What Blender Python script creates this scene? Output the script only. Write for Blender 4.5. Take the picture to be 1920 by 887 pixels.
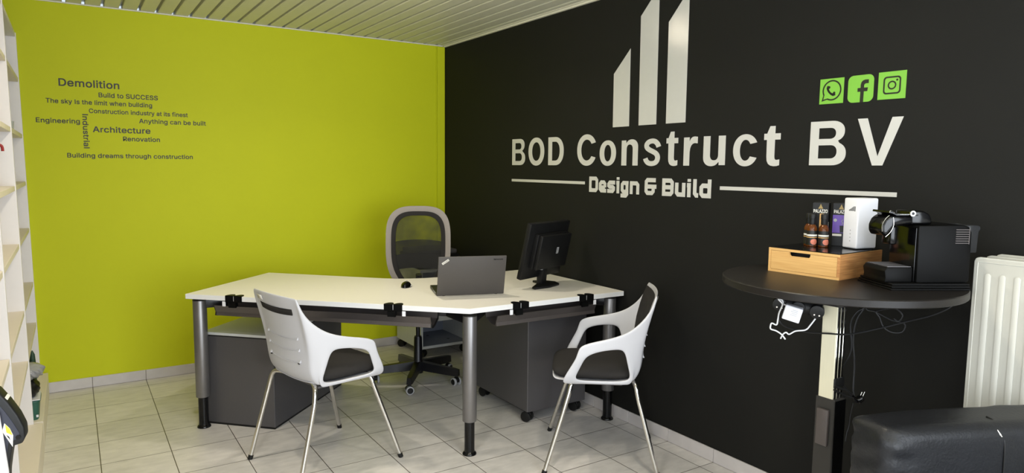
import bpy, bmesh, math, random
from mathutils import Vector, Matrix
random.seed(7)
SC = bpy.context.scene
for o in list(bpy.data.objects): bpy.data.objects.remove(o)
COL = SC.collection
PI = math.pi

# ------------------------------------------------------------------ camera
def cam_setup():
    yaw, pitch, roll = 0.57285, -0.10074, 0.00938
    f = Vector((math.sin(yaw)*math.cos(pitch), math.cos(yaw)*math.cos(pitch), math.sin(pitch)))
    r0 = Vector((math.cos(yaw), -math.sin(yaw), 0)); u0 = r0.cross(f)
    r = r0*math.cos(roll) + u0*math.sin(roll); u = -r0*math.sin(roll) + u0*math.cos(roll)
    cd = bpy.data.cameras.new('camera'); cam = bpy.data.objects.new('camera', cd); COL.objects.link(cam)
    m = Matrix((r, u, -f)).transposed().to_4x4(); m.translation = (-2.643, -5.148, 1.458)
    cam.matrix_world = m
    cd.sensor_width = 36; cd.lens = 36*1282.43/1920; cd.clip_start = 0.05
    SC.camera = cam
cam_setup()

# ------------------------------------------------------------------ world, light, exposure
SC.view_settings.view_transform = 'Standard'; SC.view_settings.look = 'None'
SC.view_settings.exposure = 0.0; SC.view_settings.gamma = 1.0; SC.view_settings.use_curve_mapping = False
W = bpy.data.worlds.new('sky'); SC.world = W; W.use_nodes = True
W.node_tree.nodes['Background'].inputs[0].default_value = (0.75, 0.87, 1.0, 1)
W.node_tree.nodes['Background'].inputs[1].default_value = 1.0
H = 2.446
def area(name, loc, rot, sx, sy, power, col):
    l = bpy.data.lights.new(name, 'AREA'); l.shape = 'RECTANGLE'; l.size = sx; l.size_y = sy; l.energy = power; l.color = col
    o = bpy.data.objects.new(name, l); COL.objects.link(o); o.location = loc; o.rotation_euler = rot
    return o
# daylight of the shop window behind the camera and of the side window left of it
area('front_window_daylight', (-1.45, -7.12, 1.35), (PI/2, 0, 0), 2.5, 1.9, 135, (0.86, 0.92, 1.0))
area('side_window_daylight', (-3.18, -5.2, 1.45), (0, -PI/2, 0), 1.7, 2.6, 50, (0.90, 0.94, 1.0))
LAMPS = [(-1.05, -1.62), (-2.25, -1.75), (-1.05, -3.45), (-2.25, -3.45), (-1.05, -5.3), (-2.25, -5.3)]
LAMP_W = [7, 6, 6, 6, 4, 4]
LAMP_COL = (1.0, 0.92, 0.77)

# ------------------------------------------------------------------ materials
def lin(c):
    c = c/255.0
    return c/12.92 if c <= 0.04045 else ((c+0.055)/1.055)**2.4
def rgb(*c): return (lin(c[0]), lin(c[1]), lin(c[2]), 1)
MATS = {}
def mat(name, c, rough=0.5, metal=0.0, var=0.06, scale=30, bump=0.0, bscale=200, spec=0.5, coat=0.0, stretch=None):
    if name in MATS: return MATS[name]
    m = bpy.data.materials.new(name); m.use_nodes = True; nt = m.node_tree; b = nt.nodes['Principled BSDF']
    col = rgb(*c)
    tc = nt.nodes.new('ShaderNodeTexCoord'); vec = tc.outputs['Object']
    if stretch:
        mp = nt.nodes.new('ShaderNodeMapping'); mp.inputs['Scale'].default_value = stretch
        nt.links.new(vec, mp.inputs['Vector']); vec = mp.outputs[0]
    n = nt.nodes.new('ShaderNodeTexNoise'); n.inputs['Scale'].default_value = scale; n.inputs['Detail'].default_value = 4
    nt.links.new(vec, n.inputs['Vector'])
    r = nt.nodes.new('ShaderNodeMix'); r.data_type = 'RGBA'
    lo = tuple(v*(1-var) for v in col[:3])+(1,); hi = tuple(min(1, v*(1+var)) for v in col[:3])+(1,)
    r.inputs[6].default_value = lo; r.inputs[7].default_value = hi
    nt.links.new(n.outputs['Fac'], r.inputs[0]); nt.links.new(r.outputs[2], b.inputs['Base Color'])
    b.inputs['Roughness'].default_value = rough; b.inputs['Metallic'].default_value = metal
    b.inputs['Specular IOR Level'].default_value = spec; b.inputs['Coat Weight'].default_value = coat
    if bump:
        n2 = nt.nodes.new('ShaderNodeTexNoise'); n2.inputs['Scale'].default_value = bscale; n2.inputs['Detail'].default_value = 3
        nt.links.new(vec, n2.inputs['Vector'])
        bp = nt.nodes.new('ShaderNodeBump'); bp.inputs['Strength'].default_value = bump; bp.inputs['Distance'].default_value = 0.002
        nt.links.new(n2.outputs['Fac'], bp.inputs['Height']); nt.links.new(bp.outputs[0], b.inputs['Normal'])
    MATS[name] = m; return m
def glass_mat(name, c, rough=0.05, ior=1.45, alpha=None):
    m = bpy.data.materials.new(name); m.use_nodes = True; nt = m.node_tree; b = nt.nodes['Principled BSDF']
    b.inputs['Base Color'].default_value = rgb(*c); b.inputs['Roughness'].default_value = rough; b.inputs['IOR'].default_value = ior
    if alpha is None: b.inputs['Transmission Weight'].default_value = 1.0
    else: b.inputs['Alpha'].default_value = alpha
    return m
GREEN = mat('lime_paint', (194, 200, 14), 0.62, var=0.03, scale=3, bump=0.12, bscale=160, spec=0.3)
BLACKW = mat('black_wall_paint', (28, 28, 26), 0.65, var=0.08, scale=4, bump=0.15, bscale=180, spec=0.14)
WHITEW = mat('white_paint', (225, 224, 216), 0.7, var=0.03, scale=4)
CEILM = mat('ceiling_strip_enamel', (216, 214, 196), 0.45, var=0.02, scale=5)
TRIMW = mat('ceiling_edge_enamel', (225, 222, 205), 0.4)
BASEM = mat('baseboard_tile', (196, 191, 190), 0.4, var=0.10, scale=14)
GROUT = mat('grout', (120, 112, 104), 0.9)
DESKW = mat('desk_laminate', (226, 222, 213), 0.42, var=0.015, scale=60)
DESKE = mat('desk_edge_band', (226, 226, 226), 0.45, var=0.01)
ANTH = mat('anthracite_metal', (88, 86, 88), 0.42, metal=0.35, var=0.05, scale=90, bump=0.05, bscale=600)
TRAYM = mat('bronze_grey_metal', (98, 92, 90), 0.36, metal=0.6, var=0.04)
LEGM = mat('grey_coated_steel', (128, 126, 126), 0.36, metal=0.75, var=0.04)
BLKP = mat('black_plastic', (20, 20, 20), 0.45, var=0.1, spec=0.3)
MATTEB = mat('machine_black', (9, 9, 9), 0.5, var=0.1, spec=0.10)
BLKG = mat('black_gloss', (8, 8, 9), 0.16, var=0.1, spec=0.35)
BLKM = mat('black_metal', (20, 20, 24), 0.32, metal=0.3, var=0.1)
CHROME = mat('chrome', (215, 213, 208), 0.13, metal=1.0, var=0.02)
SHELLW = mat('white_shell_plastic', (200, 200, 205), 0.38, var=0.01)
FABRIC = mat('charcoal_fabric', (46, 44, 43), 0.95, var=0.25, scale=400, bump=0.4, bscale=900, spec=0.2)
GREYF = mat('grey_fabric', (150, 143, 138), 0.95, var=0.12, scale=420, bump=0.3, bscale=900, spec=0.2)
VINYLW = mat('white_vinyl', (198, 197, 191), 0.14, var=0.02, bump=0.12, bscale=350, spec=0.4)
VINYLD = mat('dark_vinyl', (20, 20, 17), 0.5, var=0.1, scale=60)
VINYLG = mat('green_vinyl', (120, 182, 62), 0.5, var=0.04, scale=40)
VINYLB = mat('black_vinyl', (22, 24, 16), 0.5, var=0.1)
SHELFW = mat('shelf_white_board', (228, 224, 222), 0.5, var=0.02)
SHELFB = mat('shelf_cream_board', (230, 220, 202), 0.5, var=0.02)
CABW = mat('cabinet_light_grey', (196, 198, 196), 0.5, var=0.03)
CABI = mat('cabinet_blue_grey', (132, 138, 150), 0.55, var=0.05)
RADW = mat('radiator_enamel', (188, 187, 178), 0.55, var=0.015, scale=8)
LEATH = mat('black_leather', (23, 24, 27), 0.42, var=0.35, scale=18, bump=0.4, bscale=140, spec=0.3)
TABT = mat('black_tabletop', (26, 23, 21), 0.4, var=0.12, scale=200, bump=0.08, bscale=700, spec=0.28)
WHITEP = mat('white_plastic', (226, 226, 230), 0.35, var=0.01)
WHITEC = mat('white_cable', (222, 222, 222), 0.5, var=0.01)
LABELW = mat('paper_label', (225, 222, 212), 0.6, var=0.05)
STAINL = mat('cream_column', (214, 208, 182), 0.42, var=0.05, scale=20, stretch=(8, 8, 0.6))
RUBG = mat('grey_rubber', (170, 170, 172), 0.6)
LAPM = mat('laptop_shell', (76, 72, 69), 0.55, var=0.05, scale=200, metal=0.15)
TAUPE = mat('taupe_plastic', (74, 67, 65), 0.5)
COLB = mat('column_dark_enamel', (48, 46, 43), 0.5, spec=0.3)
YELL = mat('warning_yellow', (214, 176, 40), 0.5)
REDP = mat('red_plastic', (150, 40, 40), 0.45)
GRNT = mat('green_tub_plastic', (42, 92, 76), 0.45)
LEAFM = mat('dark_leaf_green', (36, 62, 44), 0.6, var=0.3)

def floor_material():
    m = bpy.data.materials.new('floor_tiles'); m.use_nodes = True; nt = m.node_tree; b = nt.nodes['Principled BSDF']; N = nt.nodes.new; Lk = nt.links.new
    tc = N('ShaderNodeTexCoord'); mp = N('ShaderNodeMapping'); mp.inputs['Location'].default_value = (0.1019, 0.1446+0.31*30, 0)
    Lk(tc.outputs['Object'], mp.inputs['Vector'])
    br = N('ShaderNodeTexBrick'); br.offset = 0; br.squash = 1
    for k, v in (('Scale', 1.0), ('Mortar Size', 0.0022), ('Mortar Smooth', 0.3), ('Bias', 0.0), ('Brick Width', 0.31), ('Row Height', 0.31)): br.inputs[k].default_value = v
    br.inputs['Color1'].default_value = rgb(210, 206, 202); br.inputs['Color2'].default_value = rgb(217, 213, 209); br.inputs['Mortar'].default_value = rgb(74, 65, 56)
    Lk(mp.outputs[0], br.inputs['Vector'])
    n = N('ShaderNodeTexNoise'); n.inputs['Scale'].default_value = 9; n.inputs['Detail'].default_value = 6; n.inputs['Roughness'].default_value = 0.6
    st = N('ShaderNodeMapping'); st.inputs['Scale'].default_value = (1, 2.4, 1); Lk(tc.outputs['Object'], st.inputs['Vector']); Lk(st.outputs[0], n.inputs['Vector'])
    rm = N('ShaderNodeMapRange'); rm.inputs[1].default_value = 0.3; rm.inputs[2].default_value = 0.7; rm.inputs[3].default_value = 0.84; rm.inputs[4].default_value = 1.06; Lk(n.outputs['Fac'], rm.inputs[0])
    mx = N('ShaderNodeMix'); mx.data_type = 'RGBA'; mx.blend_type = 'MULTIPLY'; mx.inputs[0].default_value = 1
    Lk(br.outputs['Color'], mx.inputs[6]); Lk(rm.outputs[0], mx.inputs[7]); Lk(mx.outputs[2], b.inputs['Base Color'])
    b.inputs['Roughness'].default_value = 0.38; b.inputs['Specular IOR Level'].default_value = 0.45
    bp = N('ShaderNodeBump'); bp.inputs['Strength'].default_value = 0.6; bp.inputs['Distance'].default_value = 0.002; bp.invert = True
    Lk(br.outputs['Fac'], bp.inputs['Height']); Lk(bp.outputs[0], b.inputs['Normal'])
    return m
FLOORM = floor_material()
def wood_material(name, axis, c1, c2):
    m = bpy.data.materials.new(name); m.use_nodes = True; nt = m.node_tree; b = nt.nodes['Principled BSDF']; N = nt.nodes.new; Lk = nt.links.new
    tc = N('ShaderNodeTexCoord'); mp = N('ShaderNodeMapping'); mp.inputs['Scale'].default_value = axis; Lk(tc.outputs['Object'], mp.inputs['Vector'])
    n = N('ShaderNodeTexNoise'); n.inputs['Scale'].default_value = 10; n.inputs['Detail'].default_value = 6; Lk(mp.outputs[0], n.inputs['Vector'])
    mx = N('ShaderNodeMix'); mx.data_type = 'RGBA'; mx.inputs[6].default_value = rgb(*c1); mx.inputs[7].default_value = rgb(*c2)
    rm = N('ShaderNodeMapRange'); rm.inputs[1].default_value = 0.35; rm.inputs[2].default_value = 0.65; Lk(n.outputs['Fac'], rm.inputs[0]); Lk(rm.outputs[0], mx.inputs[0])
    Lk(mx.outputs[2], b.inputs['Base Color']); b.inputs['Roughness'].default_value = 0.45
    return m
BAMBOO = wood_material('bamboo_front', (0.7, 4, 22), (204, 158, 96), (218, 176, 112))
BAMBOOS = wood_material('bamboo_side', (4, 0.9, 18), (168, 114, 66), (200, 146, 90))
def mesh_fabric():
    m = bpy.data.materials.new('chair_mesh_net'); m.use_nodes = True; nt = m.node_tree; b = nt.nodes['Principled BSDF']; N = nt.nodes.new; Lk = nt.links.new
    b.inputs['Base Color'].default_value = rgb(34, 34, 30); b.inputs['Roughness'].default_value = 0.8
    tc = N('ShaderNodeTexCoord'); w = N('ShaderNodeTexNoise'); w.inputs['Scale'].default_value = 7; Lk(tc.outputs['Object'], w.inputs['Vector'])
    rm = N('ShaderNodeMapRange'); rm.inputs[1].default_value = 0.35; rm.inputs[2].default_value = 0.65; rm.inputs[3].default_value = 0.42; rm.inputs[4].default_value = 0.72; Lk(w.outputs['Fac'], rm.inputs[0])
    Lk(rm.outputs[0], b.inputs['Alpha'])
    return m
NETM = mesh_fabric()
PANE = glass_mat('window_glass', (235, 242, 245), 0.0, 1.45, 0.15)
AMBER = glass_mat('amber_syrup', (96, 50, 16), 0.08, 1.4, 0.88)
CLEARP = glass_mat('smoked_clear_plastic', (70, 72, 76), 0.12, 1.45, 0.3)
MILKY = glass_mat('milky_plastic', (226, 226, 226), 0.3, 1.4, 0.75)

# ------------------------------------------------------------------ geometry helpers
class G:
    def __init__(s): s.bm = bmesh.new(); s.mats = []; s.mi = 0
    def use(s, m):
        if m not in s.mats: s.mats.append(m)
        s.mi = s.mats.index(m); return s
    def _merge(s, b):
        for f in b.faces: f.material_index = s.mi
        me = bpy.data.meshes.new('tmp'); b.to_mesh(me); b.free(); s.bm.from_mesh(me); bpy.data.meshes.remove(me); return s
    def box(s, a, b, bev=0.0, seg=2, M=None):
        t = bmesh.new(); bmesh.ops.create_cube(t, size=1)
        for v in t.verts: v.co = Vector(((a[0]+b[0])/2+v.co.x*(b[0]-a[0]), (a[1]+b[1])/2+v.co.y*(b[1]-a[1]), (a[2]+b[2])/2+v.co.z*(b[2]-a[2])))
        if bev: bmesh.ops.bevel(t, geom=t.edges[:], offset=bev, segments=seg, affect='EDGES', profile=0.5)
        if M: bmesh.ops.transform(t, matrix=M, verts=t.verts)
        return s._merge(t)
    def prism(s, pts, vec, bev=0.0, seg=2, M=None):
        t = bmesh.new(); vs = [t.verts.new(p) for p in pts]; f = t.faces.new(vs)
        r = bmesh.ops.extrude_face_region(t, geom=[f]); nv = [e for e in r['geom'] if isinstance(e, bmesh.types.BMVert)]
        bmesh.ops.translate(t, vec=Vector(vec), verts=nv); bmesh.ops.recalc_face_normals(t, faces=t.faces)
        if bev: bmesh.ops.bevel(t, geom=t.edges[:], offset=bev, segments=seg, affect='EDGES', profile=0.5)
        if M: bmesh.ops.transform(t, matrix=M, verts=t.verts)
        return s._merge(t)
    def cyl(s, p, q, r, r2=None, n=24, bev=0.0, M=None):
        p, q = Vector(p), Vector(q); d = q-p; r2 = r if r2 is None else r2
        t = bmesh.new(); bmesh.ops.create_cone(t, cap_ends=True, segments=n, radius1=r, radius2=r2, depth=d.length)
        if bev:
            es = [e for e in t.edges if abs(abs(e.verts[0].co.z)-d.length/2) < 1e-6 and abs(e.verts[0].co.z-e.verts[1].co.z) < 1e-6]
            bmesh.ops.bevel(t, geom=es, offset=bev, segments=2, affect='EDGES', profile=0.5)
        m = Matrix.Translation((p+q)/2) @ d.to_track_quat('Z', 'Y').to_matrix().to_4x4()
        bmesh.ops.transform(t, matrix=(M @ m) if M else m, verts=t.verts)
        return s._merge(t)
    def lathe(s, prof, c=(0, 0, 0), n=28, M=None):
        t = bmesh.new(); rings = []
        for r, z in prof:
            rings.append([t.verts.new((c[0]+max(r, 1e-4)*math.cos(2*PI*k/n), c[1]+max(r, 1e-4)*math.sin(2*PI*k/n), c[2]+z)) for k in range(n)])
        for a, b in zip(rings, rings[1:]):
            for k in range(n): t.faces.new((a[k], a[(k+1) % n], b[(k+1) % n], b[k]))
        t.faces.new(rings[0][::-1]); t.faces.new(rings[-1])
        if M: bmesh.ops.transform(t, matrix=M, verts=t.verts)
        return s._merge(t)
    def tube(s, pts, r, n=10, sub=6, smooth=True):
        P = [Vector(p) for p in pts]
        if smooth and len(P) > 2:
            Q = []
            for i in range(len(P)-1):
                p0 = P[max(i-1, 0)]; p1 = P[i]; p2 = P[i+1]; p3 = P[min(i+2, len(P)-1)]
                for k in range(sub):
                    u = k/sub
                    Q.append(0.5*((2*p1)+(-p0+p2)*u+(2*p0-5*p1+4*p2-p3)*u*u+(-p0+3*p1-3*p2+p3)*u**3))
            Q.append(P[-1]); P = Q
        t = bmesh.new(); rings = []; up = None
        for i, p in enumerate(P):
            d = (P[min(i+1, len(P)-1)]-P[max(i-1, 0)]).normalized()
            if up is None: up = d.orthogonal().normalized()
            up = (up - d*up.dot(d)); up = up.normalized() if up.length > 1e-6 else d.orthogonal().normalized()
            w = d.cross(up); rr = r[i] if isinstance(r, (list, tuple)) else r
            rings.append([t.verts.new(p+rr*(up*math.cos(2*PI*k/n)+w*math.sin(2*PI*k/n))) for k in range(n)])
        for a, b in zip(rings, rings[1:]):
            for k in range(n): t.faces.new((a[k], a[(k+1) % n], b[(k+1) % n], b[k]))
        t.faces.new(rings[0][::-1]); t.faces.new(rings[-1])
        return s._merge(t)
    def quads(s, rows, closed=False, skip=None):
        t = bmesh.new(); V = [[t.verts.new(p) for p in r] for r in rows]
        for i in range(len(V)-1):
            m = len(V[i]); 
            for j in range(m if closed else m-1):
                if skip and skip(i, j): continue
                t.faces.new((V[i][j], V[i][(j+1) % m], V[i+1][(j+1) % m], V[i+1][j]))
        bmesh.ops.delete(t, geom=[v for v in t.verts if not v.link_faces], context='VERTS')
        return s._merge(t)
    def poly(s, pts):
        t = bmesh.new(); t.faces.new([t.verts.new(p) for p in pts]); return s._merge(t)
    def add_mesh(s, me, fn):
        t = bmesh.new(); t.from_mesh(me)
        for v in t.verts: v.co = Vector(fn(v.co))
        bmesh.ops.recalc_face_normals(t, faces=t.faces)
        return s._merge(t)
    def build(s, name, m=None, parent=None, smooth=40):
        me = bpy.data.meshes.new(name); bmesh.ops.recalc_face_normals(s.bm, faces=s.bm.faces); s.bm.to_mesh(me); s.bm.free()
        for x in (s.mats or [m]): me.materials.append(x)
        if not smooth: me.shade_flat()
        else:
            me.shade_smooth(); me.set_sharp_from_angle(angle=math.radians(smooth))
        o = bpy.data.objects.new(name, me); COL.objects.link(o)
        if parent: o.parent = parent
        return o
def tag(o, label, cat, group=None, kind=None):
    o['label'] = label; o['category'] = cat
    if group: o['group'] = group
    if kind: o['kind'] = kind
    return o
def thing(name, label, cat, loc=(0, 0, 0), rz=0, group=None):
    o = bpy.data.objects.new(name, None); COL.objects.link(o); o.location = loc; o.rotation_euler = (0, 0, rz); o.empty_display_size = 0.1
    return tag(o, label, cat, group)
def structure(o): o['kind'] = 'structure'; return o
def dup(o, parent=None):
    c = o.copy(); COL.objects.link(c)
    if parent: c.parent = parent
    for ch in list(o.children): dup(ch, c)
    return c
def mods(o, solid=0, sub=0, offset=0):
    if solid:
        m = o.modifiers.new('thickness', 'SOLIDIFY'); m.thickness = solid; m.offset = offset; m.use_even_offset = False
    if sub:
        m = o.modifiers.new('smooth', 'SUBSURF'); m.levels = sub; m.render_levels = sub
    return o
TEXTC = {}
GLYPHS = {
  'A': (480, ['16,0 201,509 276,509 463,0 395,0 287,302 282,317 276,334 270,352 264,372 257,394 250,420 241,447 232,478 245,478 236,447 228,419 220,393 213,371 206,351 201,333 195,317 191,302 85,0', '110,142 110,199 370,199 370,142']),
  'B': (456, ['60,0 60,509 241,509 266,508 289,504 310,499 329,491 345,481 359,469 371,456 381,442 388,426 394,410 397,392 398,374 397,358 395,344 392,331 387,320 380,310 373,301 365,293 356,286 347,280 336,275 326,270 315,267 315,262 327,261 339,257 351,252 363,245 374,237 385,227 394,216 402,203 409,189 414,173 417,155 418,136 417,117 413,100 408,83 400,67 390,52 377,39 362,28 344,18 324,10 301,4 275,1 247,0', '125,57 245,57 272,58 296,63 315,70 330,80 341,92 349,105 354,120 355,137 355,149 352,161 348,173 342,184 335,194 327,203 317,211 306,218 293,224 279,228 264,230 248,231 125,231', '125,285 238,285 252,286 265,288 277,291 288,296 299,302 308,309 316,317 323,326 329,337 333,348 335,359 336,372 334,388 330,403 323,417 313,429 299,439 283,446 263,450 240,452 125,452']),
  'C': (510, ['267,-7 235,-5 205,1 177,11 150,25 126,42 104,63 86,88 70,115 57,146 48,179 42,215 40,254 42,293 48,329 57,362 70,393 86,421 104,445 126,466 150,484 177,498 205,508 235,514 267,516 286,515 305,513 323,509 340,504 357,498 373,490 388,481 402,471 415,460 427,447 438,433 448,418 456,402 463,385 469,367 473,348 408,348 405,361 401,373 395,384 389,395 382,404 375,413 366,421 357,428 348,435 337,440 327,445 315,449 304,452 292,454 280,455 267,456 245,454 223,450 203,443 184,432 166,419 150,403 137,385 125,364 116,340 109,314 105,285 103,254 105,223 109,194 116,168 125,145 137,123 151,105 166,89 184,76 203,66 223,59 245,54 267,53 280,53 292,55 304,57 315,60 327,64 337,69 348,74 357,81 366,88 375,96 382,105 389,114 395,125 401,136 405,148 408,160 473,160 469,142 463,124 457,107 448,91 438,76 428,62 416,49 402,38 388,28 373,19 357,11 341,5 323,0 305,-4 286,-6']),
  'D': (502, ['219,0 96,0 96,57 215,57 244,58 272,63 296,70 318,81 337,94 354,110 368,128 379,149 388,172 394,198 398,226 399,255 398,285 394,312 388,337 379,361 368,381 354,399 338,415 320,428 299,438 275,446 249,450 221,452 93,452 93,509 225,509 261,507 294,501 325,492 353,478 377,461 399,441 418,418 433,391 446,361 455,329 460,293 462,255 460,217 455,181 446,149 433,119 417,92 398,68 376,48 351,31 322,17 291,8 256,2', '125,509 125,0 60,0 60,509']),
  'E': (419, ['60,0 60,509 372,509 372,452 125,452 125,286 355,286 355,229 125,229 125,57 375,57 375,0']),
  'F': (410, ['60,0 60,509 369,509 369,452 125,452 125,278 346,278 346,221 125,221 125,0']),
  'I': (190, ['60,0 60,509 129,509 129,0']),
  'L': (393, ['60,0 60,509 125,509 125,57 361,57 361,0']),
  'O': (533, ['267,-7 235,-5 205,1 177,11 150,25 126,42 105,63 86,88 70,115 57,146 48,179 42,215 40,254 42,293 48,329 57,362 70,393 86,421 105,445 126,466 150,484 177,498 205,508 235,514 267,516 299,514 329,508 357,498 384,484 408,466 429,445 448,421 464,393 477,362 486,329 491,293 493,254 491,215 486,179 477,146 464,115 448,88 429,63 408,42 384,25 357,11 329,1 299,-5', '267,53 289,54 310,59 330,66 349,76 367,89 383,105 396,123 408,144 418,168 425,194 429,223 430,254 429,286 425,314 418,341 408,365 396,386 383,404 367,420 349,433 330,443 310,450 289,454 267,456 245,454 223,450 203,443 184,433 167,420 151,404 137,385 125,364 116,340 109,314 105,285 103,254 105,223 109,194 116,168 125,144 137,123 151,105 167,89 184,76 203,66 223,59 245,54']),
  'P': (445, ['60,0 60,509 235,509 263,507 289,503 312,497 332,487 350,476 366,462 379,447 390,430 398,411 404,391 407,370 409,348 407,325 404,304 398,284 390,265 379,248 366,233 350,219 332,207 312,198 289,191 263,187 235,186 109,186 109,242 233,242 252,243 269,246 284,250 297,256 308,264 318,272 327,282 333,294 338,306 342,319 344,333 344,348 344,362 342,376 338,389 333,402 326,413 318,423 308,431 297,439 284,444 268,449 251,451 232,452 125,452 125,0']),
  'R': (449, ['60,0 60,509 236,509 264,507 290,504 313,497 333,489 351,478 367,465 380,450 390,433 399,415 405,395 408,374 409,352 408,330 405,309 399,290 390,271 380,255 367,240 351,228 333,217 312,209 289,203 264,199 236,198 96,198 96,255 234,255 252,256 269,258 284,262 298,267 309,273 319,281 327,290 334,300 339,312 342,324 344,338 345,352 344,367 342,380 339,393 334,405 327,415 319,425 309,433 298,440 284,445 269,449 252,451 233,452 125,452 125,0', '353,0 230,229 303,229 428,0']),
  'S': (447, ['224,-9 197,-8 172,-4 149,1 128,9 108,19 91,31 76,45 64,60 54,77 46,96 41,115 38,137 104,137 107,123 110,110 116,98 123,88 132,79 142,71 154,64 166,59 180,55 194,52 209,50 224,49 241,50 257,52 272,55 286,60 299,66 311,74 321,82 329,92 336,102 341,114 345,126 346,139 345,151 342,161 338,171 332,179 325,186 316,193 307,199 296,205 284,209 272,214 259,218 245,222 184,239 154,249 128,260 105,274 86,289 71,307 60,326 54,348 52,372 53,393 58,413 65,431 75,448 87,463 102,476 119,488 138,498 158,506 180,511 203,514 227,516 252,514 275,511 296,505 316,498 334,488 351,476 365,463 377,449 387,433 394,415 399,397 401,378 337,378 334,396 326,412 316,426 302,437 286,447 267,453 247,457 225,459 209,458 194,456 180,452 167,448 156,442 145,435 136,427 129,418 123,409 118,398 116,387 115,376 116,363 119,352 124,342 131,334 139,326 148,319 158,313 169,308 180,304 191,300 202,296 212,293 264,279 276,276 287,272 299,268 312,264 324,258 336,252 347,245 359,238 369,229 379,220 387,209 395,198 401,185 405,171 407,155 408,139 407,118 403,99 396,81 386,64 374,48 360,34 343,21 323,11 302,2 278,-4 252,-8']),
  'T': (449, ['32,452 32,509 417,509 417,452 257,452 257,0 193,0 193,452']),
  'U': (517, ['259,-8 230,-7 203,-2 177,5 154,15 133,28 114,43 98,60 85,80 74,101 66,124 62,148 60,173 60,509 124,509 124,178 125,160 128,144 133,128 141,113 150,99 160,87 173,77 187,68 203,61 220,56 239,53 259,52 279,53 298,56 315,61 331,68 345,77 357,87 368,99 377,113 384,128 389,144 392,160 393,178 393,509 457,509 457,173 456,148 451,124 443,101 433,80 419,60 403,43 384,28 363,15 340,5 315,-2 288,-7']),
  'Z': (438, ['42,0 42,46 273,385 281,396 289,408 298,419 306,431 315,442 323,453 332,464 341,476 348,454 332,454 317,453 301,453 285,452 270,452 254,452 238,452 223,452 40,452 40,509 397,509 397,462 169,129 160,117 152,105 143,93 134,81 125,69 116,57 106,45 97,33 90,54 106,55 121,56 137,56 152,57 168,57 183,57 199,57 214,57 399,57 399,0']),
  'a': (389, ['160,-9 142,-8 126,-5 110,-1 94,5 80,12 68,22 57,32 48,45 40,58 35,73 31,90 30,108 31,123 34,138 38,150 43,161 50,171 58,179 67,187 78,193 89,199 100,203 112,207 125,211 138,213 152,216 165,218 178,220 194,222 209,224 222,225 234,227 244,228 252,230 259,232 265,235 270,238 273,243 275,248 276,255 276,257 275,268 273,279 271,288 267,297 262,304 256,311 248,317 240,322 230,326 220,329 208,330 196,331 183,330 171,329 159,326 149,322 140,318 132,313 124,307 118,301 112,294 107,288 103,281 100,274 41,291 48,308 57,322 67,335 79,346 91,355 104,364 118,370 133,375 148,379 163,382 179,384 194,384 204,384 215,383 227,382 239,379 251,376 263,372 275,367 286,360 296,353 306,343 315,333 322,320 329,306 333,290 336,272 337,251 337,0 277,0 277,52 272,52 269,45 264,38 258,32 252,25 244,18 236,12 226,6 215,1 203,-3 190,-6 176,-8', '170,45 187,46 202,49 216,53 228,59 239,66 248,74 257,83 263,93 269,104 272,115 275,126 276,138 276,190 273,188 270,186 265,184 259,182 253,180 246,179 239,177 231,176 223,175 216,173 208,172 200,171 175,168 165,166 154,164 144,162 134,159 125,155 117,150 110,145 103,139 98,132 95,124 93,115 92,105 92,95 94,87 98,79 102,72 107,66 114,61 121,56 130,52 139,49 149,47 159,46']),
  'b': (424, ['229,-8 213,-7 198,-5 184,-1 172,4 162,10 153,17 145,24 138,31 132,39 127,46 122,53 118,59 112,59 112,0 53,0 53,509 114,509 114,319 118,319 122,325 127,331 132,338 137,346 144,353 152,360 161,367 171,373 183,378 197,381 212,384 229,384 252,383 274,378 294,371 313,361 330,347 345,332 359,313 370,293 379,270 385,245 389,218 390,189 389,160 385,133 379,108 370,84 359,64 346,45 330,29 313,16 294,5 274,-2 252,-7', '220,47 237,48 253,51 267,57 279,66 291,76 301,88 309,101 316,117 321,133 325,151 327,170 328,189 327,209 325,227 321,245 316,261 309,276 301,290 291,301 280,311 267,319 253,325 237,329 220,330 203,329 188,325 174,320 161,312 150,302 140,291 132,278 125,263 120,247 116,229 113,210 113,189 113,169 116,150 120,132 125,115 132,100 140,86 150,75 162,65 174,57 188,51 204,48']),
  'c': (396, ['207,-8 182,-7 159,-2 137,6 117,16 98,30 82,46 68,64 56,85 46,108 40,133 36,159 34,187 36,216 40,243 46,268 56,291 68,312 82,330 98,346 117,360 137,371 159,378 182,383 207,384 221,384 234,383 247,380 260,377 272,373 284,368 295,362 305,356 315,349 324,341 332,332 340,322 347,312 353,301 358,289 362,277 303,262 301,269 298,276 294,283 290,289 286,295 281,301 276,306 270,311 264,315 257,319 250,322 242,325 234,327 226,329 217,329 207,330 189,329 173,325 158,319 145,310 134,300 124,287 115,274 108,258 103,242 99,224 97,206 96,187 97,169 99,151 103,134 108,117 115,102 124,89 134,76 145,66 158,57 173,51 189,48 207,46 217,47 226,48 234,49 243,52 250,54 258,58 264,62 271,66 277,71 282,76 287,82 292,89 296,95 299,102 302,110 304,117 363,102 359,90 354,78 348,67 341,56 334,46 325,37 316,29 306,21 296,15 285,9 273,4 261,-1 248,-4 235,-6 221,-8']),
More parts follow.
